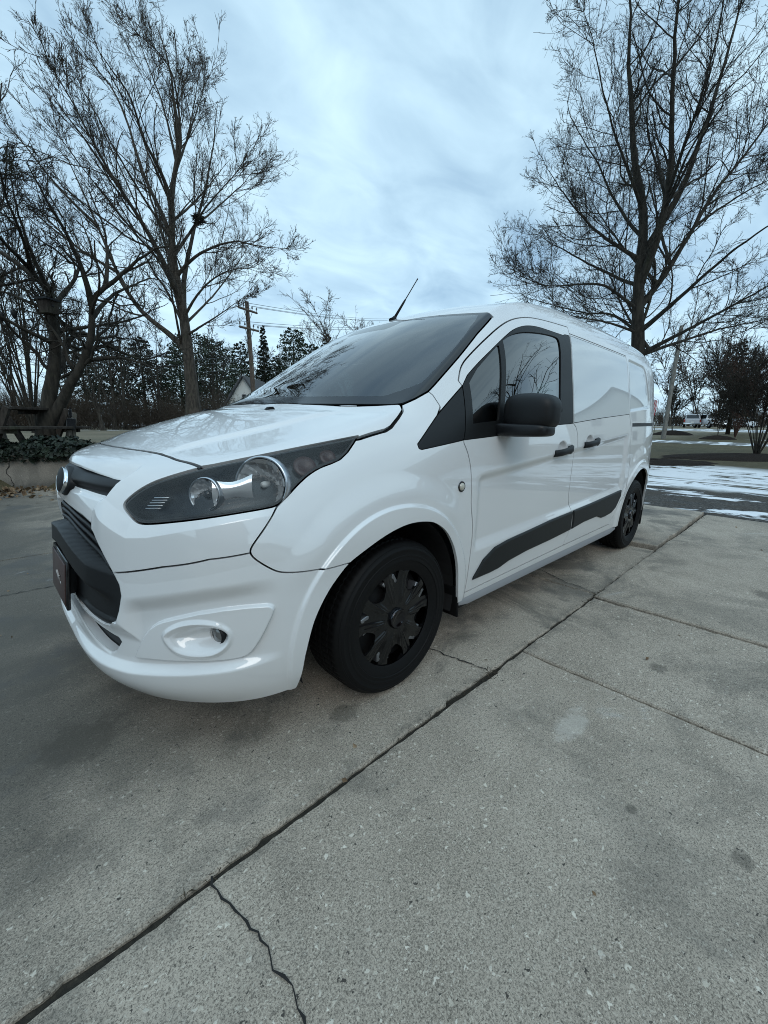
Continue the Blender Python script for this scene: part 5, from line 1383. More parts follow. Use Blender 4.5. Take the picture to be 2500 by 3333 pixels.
def make_trees():
    g2 = dict(nch=9, ang=44, lenf=.52, m=8, up=.05, wig=.16, t0=.22, rmin=.008, ns=5)
    # --- great bare tree behind the tail of the van
    B = spot(2084, 13.5); Dd = 13.5
    def S(x, y, dd=0): return tuple(sight(x, y, Dd + dd))
    fork = (2085, 835)
    L = [([tuple(B), S(2083, 1200), S(2090, 1020), S(2095, 870), S(2108, 740, .2), S(2110, 640, .2), S(2085, 520, .3), S(2066, 380, .4), S(2050, 180, .5), S(2040, -120, .6)], .31, .03),
         ([S(2092, 900), S(2140, 800, -.2), S(2180, 640, -.4), S(2190, 450, -.6), S(2185, 250, -.9), S(2200, 60, -1.2), S(2205, -250, -1.4)], .17, .03),
         ([S(2098, 860), S(2150, 760, .4), S(2230, 620, .8), S(2290, 460, 1.0), S(2330, 330, 1.2), S(2390, 130, 1.4), S(2440, -120, 1.6)], .16, .03),
         ([S(2110, 1000), S(2190, 900, .3), S(2270, 740, .6), S(2340, 600, .8), S(2430, 500, 1.0), S(2540, 330, 1.2)], .13, .03),
         ([S(2100, 1080), S(2200, 990, -.6), S(2310, 890, -1.2), S(2400, 800, -1.6), S(2560, 690, -2.0)], .11, .025),
         ([S(2095, 1150), S(2230, 1080, -.4), S(2400, 990, -.8), S(2560, 900, -1.2)], .10, .025),
         ([S(2085, 1160), S(2200, 1120, .6), S(2340, 1070, 1.2), S(2540, 1030, 1.6)], .085, .02),
         ([S(2092, 870), S(2030, 830, -.3), S(1960, 780, -.6), S(1900, 720, -.8), S(1840, 640, -1.0), S(1790, 560, -1.2)], .085, .018),
         ([S(2100, 760), S(2050, 720, .4), S(1990, 620, .8), S(1950, 520, 1.0), S(1880, 420, 1.1), S(1850, 330, 1.2)], .075, .016),
         ([S(2085, 940), S(2010, 920, .5), S(1920, 870, 1.0), S(1830, 820, 1.4), S(1740, 760, 1.7)], .08, .016),
         ([S(2080, 1030), S(2030, 990, -.4), S(1960, 930, -.9), S(1850, 940, -1.3), S(1740, 930, -1.8), S(1660, 890, -2.1)], .075, .015),
         ([S(2075, 1070), S(1990, 1000, .6), S(1920, 1020, 1.2), S(1820, 1000, 1.8), S(1700, 960, 2.3)], .065, .015),
         ([S(2085, 1105), S(1990, 1060, -.8), S(1880, 1040, -1.6), S(1760, 1010, -2.2)], .06, .014),
         ([S(2108, 690, .2), S(2060, 560, -.2), S(2000, 430, -.5), S(1960, 280, -.8), S(1935, 140, -1.0), S(1900, 40, -1.1)], .07, .014),
         ([S(2180, 640, -.4), S(2230, 480, -.9), S(2300, 300, -1.4), S(2350, 100, -1.8), S(2380, -150, -2)], .07, .016),
         ([S(2270, 740, .6), S(2400, 640, 1.4), S(2560, 560, 2.0)], .06, .016)]
    rg = random.Random(5)
    for k in range(5):                                     # limbs that run towards and away from the camera
        z = rg.uniform(2.8, 7.0); s = 1; c = sight(2092, 1380, Dd); fv = Vector((_F.x, _F.y, 0)).normalized(); rv = Vector((fv.y, -fv.x, 0))
        d = fv * s + rv * rg.uniform(-.5, .6); ln = rg.uniform(2.6, 4.2) * (1 if s > 0 else .6)
        p = Vector((c.x, c.y, z)); L.append(([tuple(p), tuple(p + d * ln * .4 + Vector((0, 0, ln * .35))), tuple(p + d * ln + Vector((0, 0, ln * 1.05)))], .075, .015))
    bare_tree('bare_tree', 'tall dark bare tree with spreading limbs directly behind the rear of the van', B, L,
              [dict(nch=17, lmax=2.5, ang=42, lenf=.52, m=9, up=.075, wig=.13, t0=.14, rmin=.0062, rr=.42, ns=5),
               dict(nch=8.5, ang=42, lenf=.44, m=7, up=.055, wig=.15, t0=.10, rmin=.0044, rr=.45, ns=4),
               dict(nch=4.2, ang=40, lenf=.62, m=6, up=.05, wig=.15, t0=.10, rmin=.0033, rr=.5, ns=3),
               dict(nch=1.1, ang=36, lenf=.50, m=4, up=.04, wig=.14, t0=.2, rmin=.0028, ns=3)], 11, BARK_D)
    # --- big bare tree on the lawn behind the bonnet
    Dd = 18.; B = spot(634, Dd)
    L = [([tuple(B), S(625, 1250), S(612, 1130), S(600, 1010), S(575, 880), S(560, 760), S(570, 620), S(585, 520), S(575, 380), S(560, 230), S(520, 90)], .36, .03),
         ([S(606, 1070), S(590, 960, .5), S(600, 860, 1.), S(620, 760, 1.4), S(650, 640, 1.8), S(690, 520, 2.1), S(700, 330, 2.3)], .20, .025),
         ([S(590, 960), S(540, 860, -.6), S(490, 770, -1.2), S(410, 640, -1.8), S(330, 540, -2.2), S(250, 430, -2.6), S(170, 330, -3.0)], .19, .025),
         ([S(615, 1130), S(560, 1070, .6), S(470, 1010, 1.2), S(390, 900, 1.8), S(330, 740, 2.2), S(260, 600, 2.6), S(200, 480, 3.0)], .19, .025),
         ([S(560, 770), S(520, 660, .6), S(460, 560, 1.2), S(430, 420, 1.6), S(370, 280, 2.0), S(290, 190, 2.4), S(190, 60, 2.8)], .13, .02),
         ([S(565, 680), S(530, 560, -.6), S(460, 450, -1.2), S(440, 330, -1.6), S(380, 240, -2.), S(300, 120, -2.2)], .12, .02),
         ([S(572, 600), S(600, 480, -.4), S(585, 330, -.8), S(560, 200, -1.2), S(440, 110, -1.5)], .10, .02),
         ([S(590, 900), S(640, 830, -.6), S(720, 790, -1.2), S(780, 775, -1.5), S(850, 800, -1.8), S(935, 800, -2.0)], .11, .014),
         ([S(585, 830), S(630, 740, .8), S(700, 680, 1.4), S(780, 610, 1.8), S(840, 530, 2.2)], .10, .014),
         ([S(600, 1010), S(650, 930, -.8), S(720, 880, -1.4), S(800, 870, -1.8), S(840, 890, -2.)], .09, .014),
         ([S(612, 1120), S(680, 1060, -.9), S(750, 1000, -1.6), S(800, 960, -2.)], .08, .013),
         ([S(575, 560), S(620, 430, .8), S(660, 300, 1.4), S(690, 220, 1.8)], .075, .014),
         ([S(640, 730), S(690, 640, -.9), S(780, 560, -1.6), S(820, 470, -2.)], .07, .013),
         ([S(580, 520), S(540, 350, .6), S(480, 200, 1.2), S(430, 60, 1.6)], .075, .014),
         ([S(600, 440, .4), S(640, 300, .9), S(660, 180, 1.3)], .05, .012),
         ([S(400, 640, -1.8), S(300, 470, -2.4), S(220, 290, -2.9), S(120, 160, -3.3)], .08, .014),
         ([S(330, 740, 2.2), S(200, 620, 2.6), S(80, 470, 3.0), S(-40, 330, 3.3)], .09, .014),
         ([S(400, 890, 1.8), S(270, 820, 2.4), S(120, 700, 2.8), S(-30, 560, 3.2)], .09, .014)]
    for k in range(6):
        z = rg.uniform(3.2, 8.0); s = 1 if k % 2 else -1; c = sight(595, 1380, Dd); fv = Vector((_F.x, _F.y, 0)).normalized(); rv = Vector((fv.y, -fv.x, 0))
        d = fv * s + rv * rg.uniform(-.7, .7); ln = rg.uniform(2.6, 4.2); p = Vector((c.x, c.y, z))
        L.append(([tuple(p), tuple(p + d * ln * .4 + Vector((0, 0, ln * .4))), tuple(p + d * ln * .9 + Vector((0, 0, ln * 1.1)))], .08, .015))
    bare_tree('bare_tree', 'tall grey bare tree on the far lawn behind the bonnet, limbs fanning to the left', B, L,
              [dict(nch=13, lmax=2.8, ang=36, lenf=.48, m=9, up=.075, wig=.10, t0=.14, rr=.45, rmin=.0085, ns=5),
               dict(nch=7.5, ang=36, lenf=.44, m=7, up=.07, wig=.12, t0=.10, rr=.5, rmin=.0060, ns=4),
               dict(nch=3.8, ang=38, lenf=.60, m=6, up=.06, wig=.13, t0=.12, rr=.5, rmin=.0046, ns=3),
               dict(nch=.9, ang=36, lenf=.5, m=4, up=.05, wig=.13, t0=.2, rmin=.004, ns=3)], 23, BARK_G)
    # --- gnarled tree just above the ivy wall
    Dd = 9.6; B = spot(140, Dd)
    L = [([tuple(B), S(150, 1350), S(165, 1250), S(180, 1150), S(172, 1040), S(165, 950), S(150, 915), S(70, 880, .3), S(0, 820, .6), S(-90, 760, .9)], .20, .04),
         ([S(140, 1380), S(190, 1310, -.1), S(230, 1240, -.2), S(280, 1170, -.3), S(310, 1060, -.4), S(300, 980, -.4), S(330, 940, -.5), S(420, 870, -.7), S(480, 820, -.9), S(560, 790, -1.1)], .17, .03),
         ([S(170, 1240), S(200, 1190, .3), S(215, 1110, .5), S(250, 1060, .6), S(350, 1120, .8), S(460, 1180, 1.0), S(560, 1140, 1.2)], .11, .022),
         ([S(225, 1070, .5), S(160, 1010, .6), S(80, 970, .8), S(0, 945, 1.0), S(-80, 930, 1.2)], .08, .02),
         ([S(172, 1040), S(190, 960, .3), S(250, 920, .5), S(270, 850, .7), S(200, 760, .9), S(100, 660, 1.1)], .08, .018),
         ([S(300, 980, -.4), S(270, 880, -.6), S(220, 760, -.8), S(150, 640, -1.0), S(90, 520, -1.2)], .085, .018),
         ([S(305, 1030, -.4), S(360, 960, .0), S(420, 940, .3), S(500, 900, .5), S(560, 930, .7)], .07, .016),
         ([S(280, 1170, -.3), S(380, 1150, -.5), S(480, 1190, -.7), S(560, 1230, -.8)], .07, .016),
         ([S(165, 950), S(110, 830, -.4), S(60, 700, -.7), S(30, 560, -.9)], .07, .016),
         ([S(330, 940, -.5), S(350, 820, -.2), S(330, 700, 0), S(280, 600, .2)], .06, .014)]
    for k in range(5):
        z = rg.uniform(2.2, 3.6); s = 1 if k % 2 else -1; c = sight(200, 1380, Dd); fv = Vector((_F.x, _F.y, 0)).normalized(); rv = Vector((fv.y, -fv.x, 0))
        d = fv * s + rv * rg.uniform(-.7, .7); ln = rg.uniform(1.3, 2.2); p = Vector((c.x, c.y, z))
        L.append(([tuple(p), tuple(p + d * ln * .5 + Vector((0, 0, ln * .2))), tuple(p + d * ln + Vector((0, 0, ln * .55)))], .06, .013))
    bare_tree('gnarled_tree', 'gnarled dark tree with twisting limbs just above the ivy-topped wall', B, L,
              [dict(nch=10, lmax=1.5, ang=50, lenf=.42, m=8, up=.03, wig=.22, t0=.2, rmin=.0065, rr=.5, ns=5),
               dict(nch=6.0, ang=50, lenf=.48, m=6, up=.02, wig=.26, t0=.12, rmin=.0045, rr=.5, ns=4),
               dict(nch=4.2, ang=50, lenf=.5, m=5, up=.02, wig=.28, t0=.15, rmin=.0030, ns=3),
               dict(nch=1.4, ang=45, lenf=.5, m=4, up=.02, wig=.28, t0=.2, rmin=.0025, ns=3)], 37, BARK_D, wob=.09)
    # --- smaller and farther bare trees
    def fan(name, label, px, d, hpx, n, spread, r, seed, mat, lv, group=None, lean=0, cat='tree', dens=1.):
        rr = random.Random(seed); B = spot(px, d); L = []; H = (1385 - hpx) / CAM_F * d + .6
        for k in range(n):
            a = rr.uniform(0, 2 * PI) if k else 0; s = spread * H * (rr.uniform(.35, 1.) if k else .1)
            h = H * rr.uniform(.75, 1.0); ca, sa = math.cos(a), math.sin(a); st = rr.uniform(.0, .2) * H if k and n < 9 else 0
            L.append(([(B.x, B.y, B.z + st - .1), (B.x + ca * s * .22 + lean * .2, B.y + sa * s * .22, B.z + st + (h - st) * .35), (B.x + ca * s * .6 + lean * .5, B.y + sa * s * .6, B.z + st + (h - st) * .7), (B.x + ca * s + lean, B.y + sa * s, B.z + h)], r * (1 if k == 0 else rr.uniform(.45, .75)), r * .12))
        lvl = [dict(nch=8 * dens, ang=36, lenf=.40, m=7, up=.05, wig=.14, t0=.25, rmin=.00055 * d, ns=4), dict(nch=5.5 * dens, ang=40, lenf=.46, m=5, up=.04, wig=.18, t0=.15, rmin=.00036 * d, ns=3), dict(nch=3.6 * dens, ang=42, lenf=.5, m=4, up=.03, wig=.2, t0=.15, rmin=.00027 * d, ns=3)][:lv]
        return bare_tree(name, label, B, L, lvl, seed, mat, group, cat)
    fan('bare_tree', 'bare tree of many thin upright stems left of the gnarled tree', 110, 22, 880, 15, .48, .10, 41, BARK_D, 3)
    fan('bare_tree', 'thick bare trunk cut by the left edge of the photo', -22, 12, 700, 4, .3, .20, 43, BARK_D, 2)
    fan('bare_tree', 'rounded bare crown showing above the windscreen and roof', 1150, 62, 1075, 10, .62, .35, 47, BARK_G, 3)
    fan('bare_tree', 'small bare crown just right of the taller one above the roof', 1250, 70, 1095, 8, .55, .3, 48, BARK_G, 3)
    gb = 'bare trees at the edge of the far lawn'
    for i, (px, d, hp, nn, lab, m) in enumerate(((335, 27, 1130, 3, 'pale leaning bare trunk in the thicket right of the gnarled tree', BARK_G), (372, 29, 1060, 3, 'straight pale bare trunk next to the leaning one in the thicket', BARK_G), (408, 30, 1100, 4, 'forked grey bare tree in the thicket left of the big trunk', BARK_G),
                                          (520, 31, 1080, 4, 'slim bare tree in the thicket just left of the big grey trunk', BARK_D), (700, 34, 1150, 6, 'low bare tree between the big grey trunk and the cedars', BARK_D), (60, 30, 1120, 5, 'dark bare tree behind the picnic table', BARK_D), (230, 33, 1100, 6, 'dark bare tree behind the two wooden posts', BARK_D), (835, 60, 1150, 6, 'thin bare tree rising between the cedars by the utility pole', BARK_G), (930, 62, 1170, 6, 'thin bare tree rising right of the utility pole', BARK_G))):
        fan('bare_tree', lab, px, d, hp, nn, .30, .13, 60 + i, m, 3, gb, lean=(.0, -1.2, .1, .5, 0, 0, 0, 0, 0)[(i + 1) % 9] if i == 0 else 0)
    # a tree beside the house next door, seen only mirrored in the door glass
    rr = random.Random(77); bx, by = 9.2, -5.6; L = [([(bx, by, -.1), (bx + .05, by, 1.4), (bx, by + .1, 2.8), (bx + .1, by, 5.4)], .11, .02)]
    for k in range(9):
        a = k * 2.4; h = 1.5 + k * .3; L.append(([(bx, by, h), (bx + .8 * math.cos(a), by + .8 * math.sin(a), h + .7), (bx + 1.7 * math.cos(a), by + 1.7 * math.sin(a), h + 1.5)], .05, .012))
    bare_tree('bare_tree', 'small bare tree out of the frame, its branches mirrored in the van door glass', (bx, by, 0), L, [dict(nch=7, ang=44, lenf=.5, m=7, up=.04, wig=.18, t0=.2, rmin=.008, ns=4), dict(nch=4, ang=44, lenf=.5, m=5, up=.03, wig=.2, t0=.15, rmin=.005, ns=3)], 78, BARK_D)
    # right-hand background
    for i, (px, d, hp, lab) in enumerate(((2180, 88, 1190, 'bare tree beyond the two pickups, nearest the flag'), (2262, 95, 1230, 'bare tree between the two pickups in the distance'), (2330, 100, 1200, 'bare tree behind the right-hand pickup'), (2420, 90, 1220, 'bare tree behind the pale car at the far right'), (2480, 95, 1150, 'bare tree at the right edge behind the wide shrub'))):
        fan('bare_tree', lab, px, d, hp, 7, .46, .17, 80 + i, BARK_G, 3, 'bare trees beyond the pickups', dens=.85)
    fan('shrub_tree', 'wide bare shrub growing from the mulch bed at the right edge', 2482, 21, 1150, 17, .62, .05, 91, BARK_D, 3, cat='shrub', dens=1.5)
    fan('shrub_tree', 'reddish-brown bare shrub left of the wide one, behind its mulch bed', 2400, 40, 1215, 14, .50, .06, 92, BARK_R, 3, cat='shrub', dens=1.4)
    fan('sapling', 'thin bare sapling in the left mulch ring on the far lawn', 2192, 42, 1270, 6, .4, .035, 93, BARK_D, 3, 'saplings in mulch rings')
    fan('sapling', 'thin bare sapling in the right mulch ring on the far lawn', 2343, 36, 1300, 6, .4, .03, 94, BARK_D, 3, 'saplings in mulch rings')
    # evergreens
    CD = needle_mat('cedar_needles', (.012, .018, .012), (.030, .036, .020)); PN = needle_mat('pine_needles', (.018, .030, .018), (.045, .060, .034)); RB = needle_mat('brown_evergreen', (.030, .020, .013), (.055, .038, .022))
    ge = 'evergreens along the far edge of the lawn'
    for i, (px, d, hp, rad, sh, mt, lab) in enumerate(((652, 40, 1150, 3.8, .38, PN, 'broad dark pine directly right of the big grey trunk'), (715, 44, 1165, 3.8, .38, PN, 'broad dark pine second from the big grey trunk'), (600, 42, 1180, 3.0, .6, PN, 'dark pine hidden behind the big grey trunk'), (795, 52, 1160, 2.6, .6, CD, 'dark cedar left of the utility pole'), (868, 54, 1115, 1.7, .95, CD, 'pointed cedar just right of the utility pole'), (905, 55, 1195, 2.6, .6, CD, 'low dark cedar between the pointed cedar and the pines'),
                                                     (962, 58, 1112, 3.2, .35, PN, 'tall rounded pine above the left end of the windscreen'), (1020, 60, 1150, 2.6, .45, PN, 'rounded pine right of the tall one, behind the windscreen'), (1068, 66, 1120, 2.2, .6, PN, 'small pine top peeping over the windscreen edge'), (480, 38, 1170, 2.6, .6, CD, 'dark cedar behind the thicket left of the big grey trunk'), (380, 40, 1190, 2.8, .6, CD, 'dark cedar behind the pale leaning trunks'), (290, 42, 1200, 2.6, .6, CD, 'dark cedar behind the two wooden posts'))):
        H = (1385 - hp) / CAM_F * d + .6; conifer('evergreen_tree', lab, spot(px, d), H, rad, 100 + i, mt, sh, 10500 if d < 50 else 8500, ge)
    B = spot(2374, 46); conifer('evergreen_tree', 'brown conical evergreen standing left of the reddish shrub', B, (1385 - 1180) / CAM_F * 46 + .5, 1.5, 130, RB, .8, 7000, size=.10)
    # thicket that closes the far side of the left lawn: one mass nobody could count
    rng = np.random.default_rng(7); vs, qs, k = [], [], 0
    for n_, px0, px1, d0, d1, hmax, r in ((2300, -260, 760, 28, 37, 2.9, .010), (500, 640, 1100, 42, 56, 3.0, .016), (900, 2090, 2560, 92, 118, 4.2, .035)):
        px = rng.uniform(px0, px1, n_); dd = rng.uniform(d0, d1, n_); P = np.empty((n_, 6, 3)); b = np.array([spot(a, c) for a, c in zip(px, dd)])
        cur = rng.normal(size=(n_, 3)) * .33; cur[:, 2] = 1; hh = hmax * rng.uniform(.35, 1, n_) * (.6 + .4 * np.sin(px * .02) ** 2); P[:, 0] = b
        for j in range(1, 6):
            cur = cur + rng.normal(size=(n_, 3)) * .17; cur /= np.linalg.norm(cur, axis=1, keepdims=True); P[:, j] = P[:, j - 1] + cur * (hh / 5)[:, None]
        R = np.linspace(1, .4, 6)[None] * r * rng.uniform(.6, 1.3, n_)[:, None]
        v, q = tubes(P, R, 3); vs.append(v); qs.append(q + k); k += len(v)
        C, RR, ln = grow_level(rng, P, R, hh, 6, 38, .42, 4, .04, .2, .1, .7, r * .5); v, q = tubes(C, RR, 3); vs.append(v); qs.append(q + k); k += len(v)
        C, RR, ln = grow_level(rng, C, RR, ln, 2.5, 40, .5, 3, .03, .2, .1, .7, r * .4); v, q = tubes(C, RR, 3); vs.append(v); qs.append(q + k); k += len(v)
    tag(mesh_obj('thicket', np.concatenate(vs), np.concatenate(qs), BRUSH), 'tangled brown winter brush along the far edges of the lawns', 'brush', kind='stuff')
BARK_R = bark('bark_red', (.045, .025, .020), (.085, .050, .038))
BRUSH = bark('brush_brown', (.040, .030, .023), (.085, .066, .050))
# ------------------------------------------------------------------ wall, street furniture, houses, cars
def wall_and_ivy():
    W = concrete_mat('wall_concrete', True); rng = np.random.default_rng(3)
    t0, t1, h = -9., 3.6, .545; c = lambda t, s, z: (WL0[0] + WLD[0] * t + WLN[0] * s, WL0[1] + WLD[1] * t + WLN[1] * s, z)
    mb = MB(); n = 90; prof = [(-.0, -.1), (.0, .50), (.015, .53), (.20, .53), (.22, .50), (.22, -.1)]; v = []
    for i in range(n + 1):
        t = t0 + (t1 - t0) * i / n
        for s, z in prof: v.append(c(t, s + rng.normal() * .0025, z + rng.normal() * .003))
    mb.add(v, grid_faces(n + 1, 6) + [list(range(6)), [n * 6 + k for k in range(6)][::-1]])
    wall = thing('retaining_wall', 'low stained concrete retaining wall at the left, ivy along its top', 'wall', c(0, 0, 0))
    o = mb.build('wall_face', W, wall, auto=35); o.matrix_parent_inverse = Matrix.Translation(-Vector(c(0, 0, 0)))
    k = MB(); rr = random.Random(8)
    for tt in (-.30, 2.1, -3.1):
        p = [Vector(c(tt + rr.uniform(-.015, .015) + .03 * math.sin(j), -.006, .52 - .5 * j / 9)) for j in range(10)]
        k.tube(p, [.007 * rr.uniform(.4, 1) for _ in p], 5)
    o = k.build('wall_crack', pbr('crack_wall', (.02, .018, .016), .95), wall); o.matrix_parent_inverse = Matrix.Translation(-Vector(c(0, 0, 0)))
    # ivy
    iv = thing('ivy_hedge', 'dense dark green ivy running along the top of the concrete wall', 'ivy', c(0, .25, .5))
    n = 24000; t = rng.uniform(t0, t1, n); a = rng.uniform(-.5, PI + .3, n); r = rng.random(n) ** .35
    bumpy = .78 + .16 * np.sin(t * 5.3) + .12 * np.sin(t * 11.7 + 1) + rng.normal(size=n) * .06
    s = .16 + np.cos(a) * .34 * r * bumpy; z = .56 + np.sin(a) * .27 * r * bumpy; hang = rng.random(n) < .10; s = np.where(hang, -.035 - .03 * rng.random(n), s); z = np.where(hang, .55 - .12 * rng.random(n) ** 1.6, z)
    P = np.stack([WLD[0] * t + WLN[0] * (s - .25), WLD[1] * t + WLN[1] * (s - .25), z - .5], 1)
    nrm = np.stack([WLN[0] * np.cos(a) * 1., WLN[1] * np.cos(a), np.sin(a) + .3], 1) + rng.normal(size=(n, 3)) * .55; nrm /= np.linalg.norm(nrm, axis=1, keepdims=True)
    u = rng.normal(size=(n, 3)); u[:, 2] -= .8; u -= (u * nrm).sum(1, keepdims=True) * nrm; u /= np.linalg.norm(u, axis=1, keepdims=True); w = np.cross(nrm, u)
    sz = (.020 + .024 * rng.random(n))[:, None]
    pts = [(-.9, 0), (-.55, .75), (.0, .45), (.25, .85), (1.1, 0), (.25, -.85), (.0, -.45), (-.55, -.75)]
    V = np.stack([P + u * sz * a_ + w * sz * b_ + nrm * sz * .25 * abs(b_) for a_, b_ in pts], 1).reshape(-1, 3)
    s_ = NT('ivy_leaf'); oi = s_.noise(9, 3); cc = s_.mix(s_.step(oi, .35, .65), (.006, .010, .007), (.017, .027, .016)); cc = s_.mix(s_.math('MULTIPLY', s_.step(s_.noise(31, 2), .6, .7), .5), cc, (.055, .062, .040))
    mesh_obj('leaves', V, np.arange(8 * n).reshape(n, 8), s_.out(cc, .55, .3), iv, smooth=False)
    # dead leaves blown against the foot of the wall
    n = 520; t = rng.normal(-.75, .75, n); s = -.08 - np.abs(rng.normal(size=n)) * .55; m_ = (s < -.03); z = .012 + .05 * np.exp(-np.abs(s + .1) * 4) * rng.random(n)
    P = np.stack([WL0[0] + WLD[0] * t + WLN[0] * s, WL0[1] + WLD[1] * t + WLN[1] * s, z], 1)
    nr = rng.normal(size=(n, 3)) * .45; nr[:, 2] += 1; v, q = spray(rng, P, np.cross(nr, rng.normal(size=(n, 3))), .075, .42)
    L = NT('dead_leaf'); lc = L.ramp(L.noise(23, 3), [(.3, (.07, .040, .022)), (.5, (.16, .105, .06)), (.7, (.30, .23, .15))])
    tag(mesh_obj('leaf_litter', v, q, L.out(lc, .8), smooth=False), 'brown dead leaves blown against the foot of the wall', 'leaves', kind='stuff')
    n = 90; P = np.stack([rng.uniform(-2.5, 5, n), rng.uniform(-3, 3.5, n), np.full(n, .008)], 1); P = P[(np.abs(P[:, 0] - 1.5) > 2.6) | (np.abs(P[:, 1]) > 1.0)]; n = len(P)
    nr = rng.normal(size=(n, 3)) * .2; nr[:, 2] += 1; v, q = spray(rng, P, np.cross(nr, rng.normal(size=(n, 3))), .022, .3)
    tag(mesh_obj('leaf_crumbs', v, q, L.m, smooth=False), 'tiny dry leaf crumbs scattered over the concrete slabs', 'leaves', kind='stuff')
    # dead weeds in the long joint
    C, Dv = [], []
    for (x, y, k, sp) in ((1.63, -1.11, 190, .085), (1.70, -1.13, 70, .05), (.40, -1.105, 60, .05), (.72, -1.12, 30, .04), (.22, -1.10, 60, .12), (-.05, -1.10, 40, .10), (-.88, -1.10, 36, .05), (5.4, -1.12, 160, .25), (3.55, -1.05, 90, .20), (3.3, -1.12, 60, .15), (4.6, -1.12, 110, .5), (2.5, -1.11, 60, .4)):
        C.append(np.stack([x + rng.normal(size=k) * sp, y + rng.normal(size=k) * .016, np.full(k, -.004)], 1)); dv = rng.normal(size=(k, 3)); dv[:, 2] = np.abs(dv[:, 2]) * .22; Dv.append(dv)
    v, q = spray(rng, np.concatenate(C), np.concatenate(Dv), .026, .045)
    L = NT('dead_weed'); lc = L.ramp(L.noise(40, 3), [(.3, (.020, .016, .011)), (.6, (.055, .043, .028))])
    tag(mesh_obj('dead_weeds', v, q, L.out(lc, .9), smooth=False), 'dry dead weeds growing out of the concrete joints', 'weeds', kind='stuff')

WOOD = bark('weathered_wood', (.10, .085, .068), (.19, .165, .135)); WOODD = bark('dark_wood', (.022, .018, .015), (.05, .042, .035)); POLEW = bark('pole_wood', (.070, .052, .040), (.135, .105, .085))
def furniture():
    # picnic table
    B = spot(22, 9.4); t = thing('picnic_table', 'dark weathered picnic table standing behind the ivy at the left edge', 'table', B, .72)
    b = MB()
    for k in range(5): b.box((0, -.30 + .15 * k, .745), (1.6, .14, .04), None, .006)
    b.build('tabletop', WOODD, t, smooth=False)
    for s in (-1, 1):
        b = MB(); b.box((0, s * .62, .44), (1.6, .13, .04), None, .005).box((0, s * .76, .44), (1.6, .13, .04), None, .005); b.build('bench', WOODD, t, smooth=False)
    for s in (-1, 1):
        b = MB(); b.box((s * .55, -.42, .37), (.05, .10, .86), Euler((.5, 0, 0))).box((s * .55, .42, .37), (.05, .10, .86), Euler((-.5, 0, 0))).box((s * .60, 0, .40), (.05, 1.5, .09)).box((s * .60, 0, .70), (.05, .7, .09)); b.build('leg', WOODD, t, smooth=False)
    # the two leaning posts with a lantern between them
    B = spot(206, 9.2); t = thing('wooden_post', 'left, shorter of two leaning wooden posts beside the gnarled tree', 'post', B, 0, 'leaning wooden posts')
    tp = MB().tube([(0, 0, -.1), (.05, -.02, .30), (.10, -.04, .56)], [.045, .043, .040], 8).build('post', WOOD, t, auto=40)
    b = MB().box((.10, -.07, .50), (.13, .05, .20), Euler((0, .15, 0)), .01).box((.11, -.045, .68), (.05, .06, .13), None, .01); b.tube([(.10, -.05, .56), (.12, -.05, .78)], .012, 6); b.build('bracket', BLACKG, t, smooth=False)
    B = spot(224, 9.3); t = thing('wooden_post', 'right, taller pale wooden post leaning beside the gnarled tree', 'post', B, 0, 'leaning wooden posts')
    MB().tube([(0, 0, -.1), (.04, -.015, .35), (.085, -.03, .68), (.087, -.03, .70)], [.048, .046, .043, .03], 8).build('post', WOOD, t, auto=40)
    # bird box and hanging ornaments in the gnarled tree, nest in the big tree
    p = sight(158, 1000, 9.3); t = thing('bird_box', 'dark square bird box fixed in the fork of the gnarled tree', 'bird box', p, .6)
    MB().box((0, 0, 0), (.20, .17, .21), None, .006).build('box', WOODD, t, smooth=False); MB().prism([(-.13, .10), (.13, .10), (.13, .13), (-.13, .13)], (0, -.12, 0), (1, 0, 0), (0, 0, 1), (0, 1, 0), .24).build('roof', BLACKP, t, smooth=False)
    MB().lathe([(.022, 0), (.022, .01), (0, .01)], 16, Matrix.Translation((0, -.083, .02)) @ Matrix.Rotation(PI / 2, 4, 'X')).build('entrance_hole', DARK, t)
    for px, py, lab in ((45, 1018, 'right of two small dark wind chimes hanging from a gnarled branch'), (3, 1026, 'left small dark wind chime at the edge of the photo')):
        p = sight(px, py, 9.4); t = thing('wind_chime', lab, 'wind chime', p, 0, 'wind chimes in the gnarled tree')
        MB().lathe([(.001, .07), (.035, .03), (.045, .0), (.03, -.05), (.012, -.09), (0, -.10)], 14).build('chime_body', BLACKP, t); MB().tube([(0, 0, .06), (0, 0, .30)], .003, 4).build('cord', BLACKP, t)
    p = sight(646, 712, 18.2); rr = random.Random(2); b = MB()
    for k in range(150):
        d = Vector((rr.gauss(0, 1), rr.gauss(0, 1), rr.gauss(0, .7))).normalized() * .20 * rr.random() ** .4; e = Vector((rr.gauss(0, 1), rr.gauss(0, 1), rr.gauss(0, .5))).normalized() * .13
        b.tube([d - e, d + Vector((0, 0, .02)), d + e], .010, 3)
    t = thing('squirrel_nest', 'dark ball of leaves and twigs high in the big left bare tree', 'nest', p); b.build('nest', BARK_D, t)

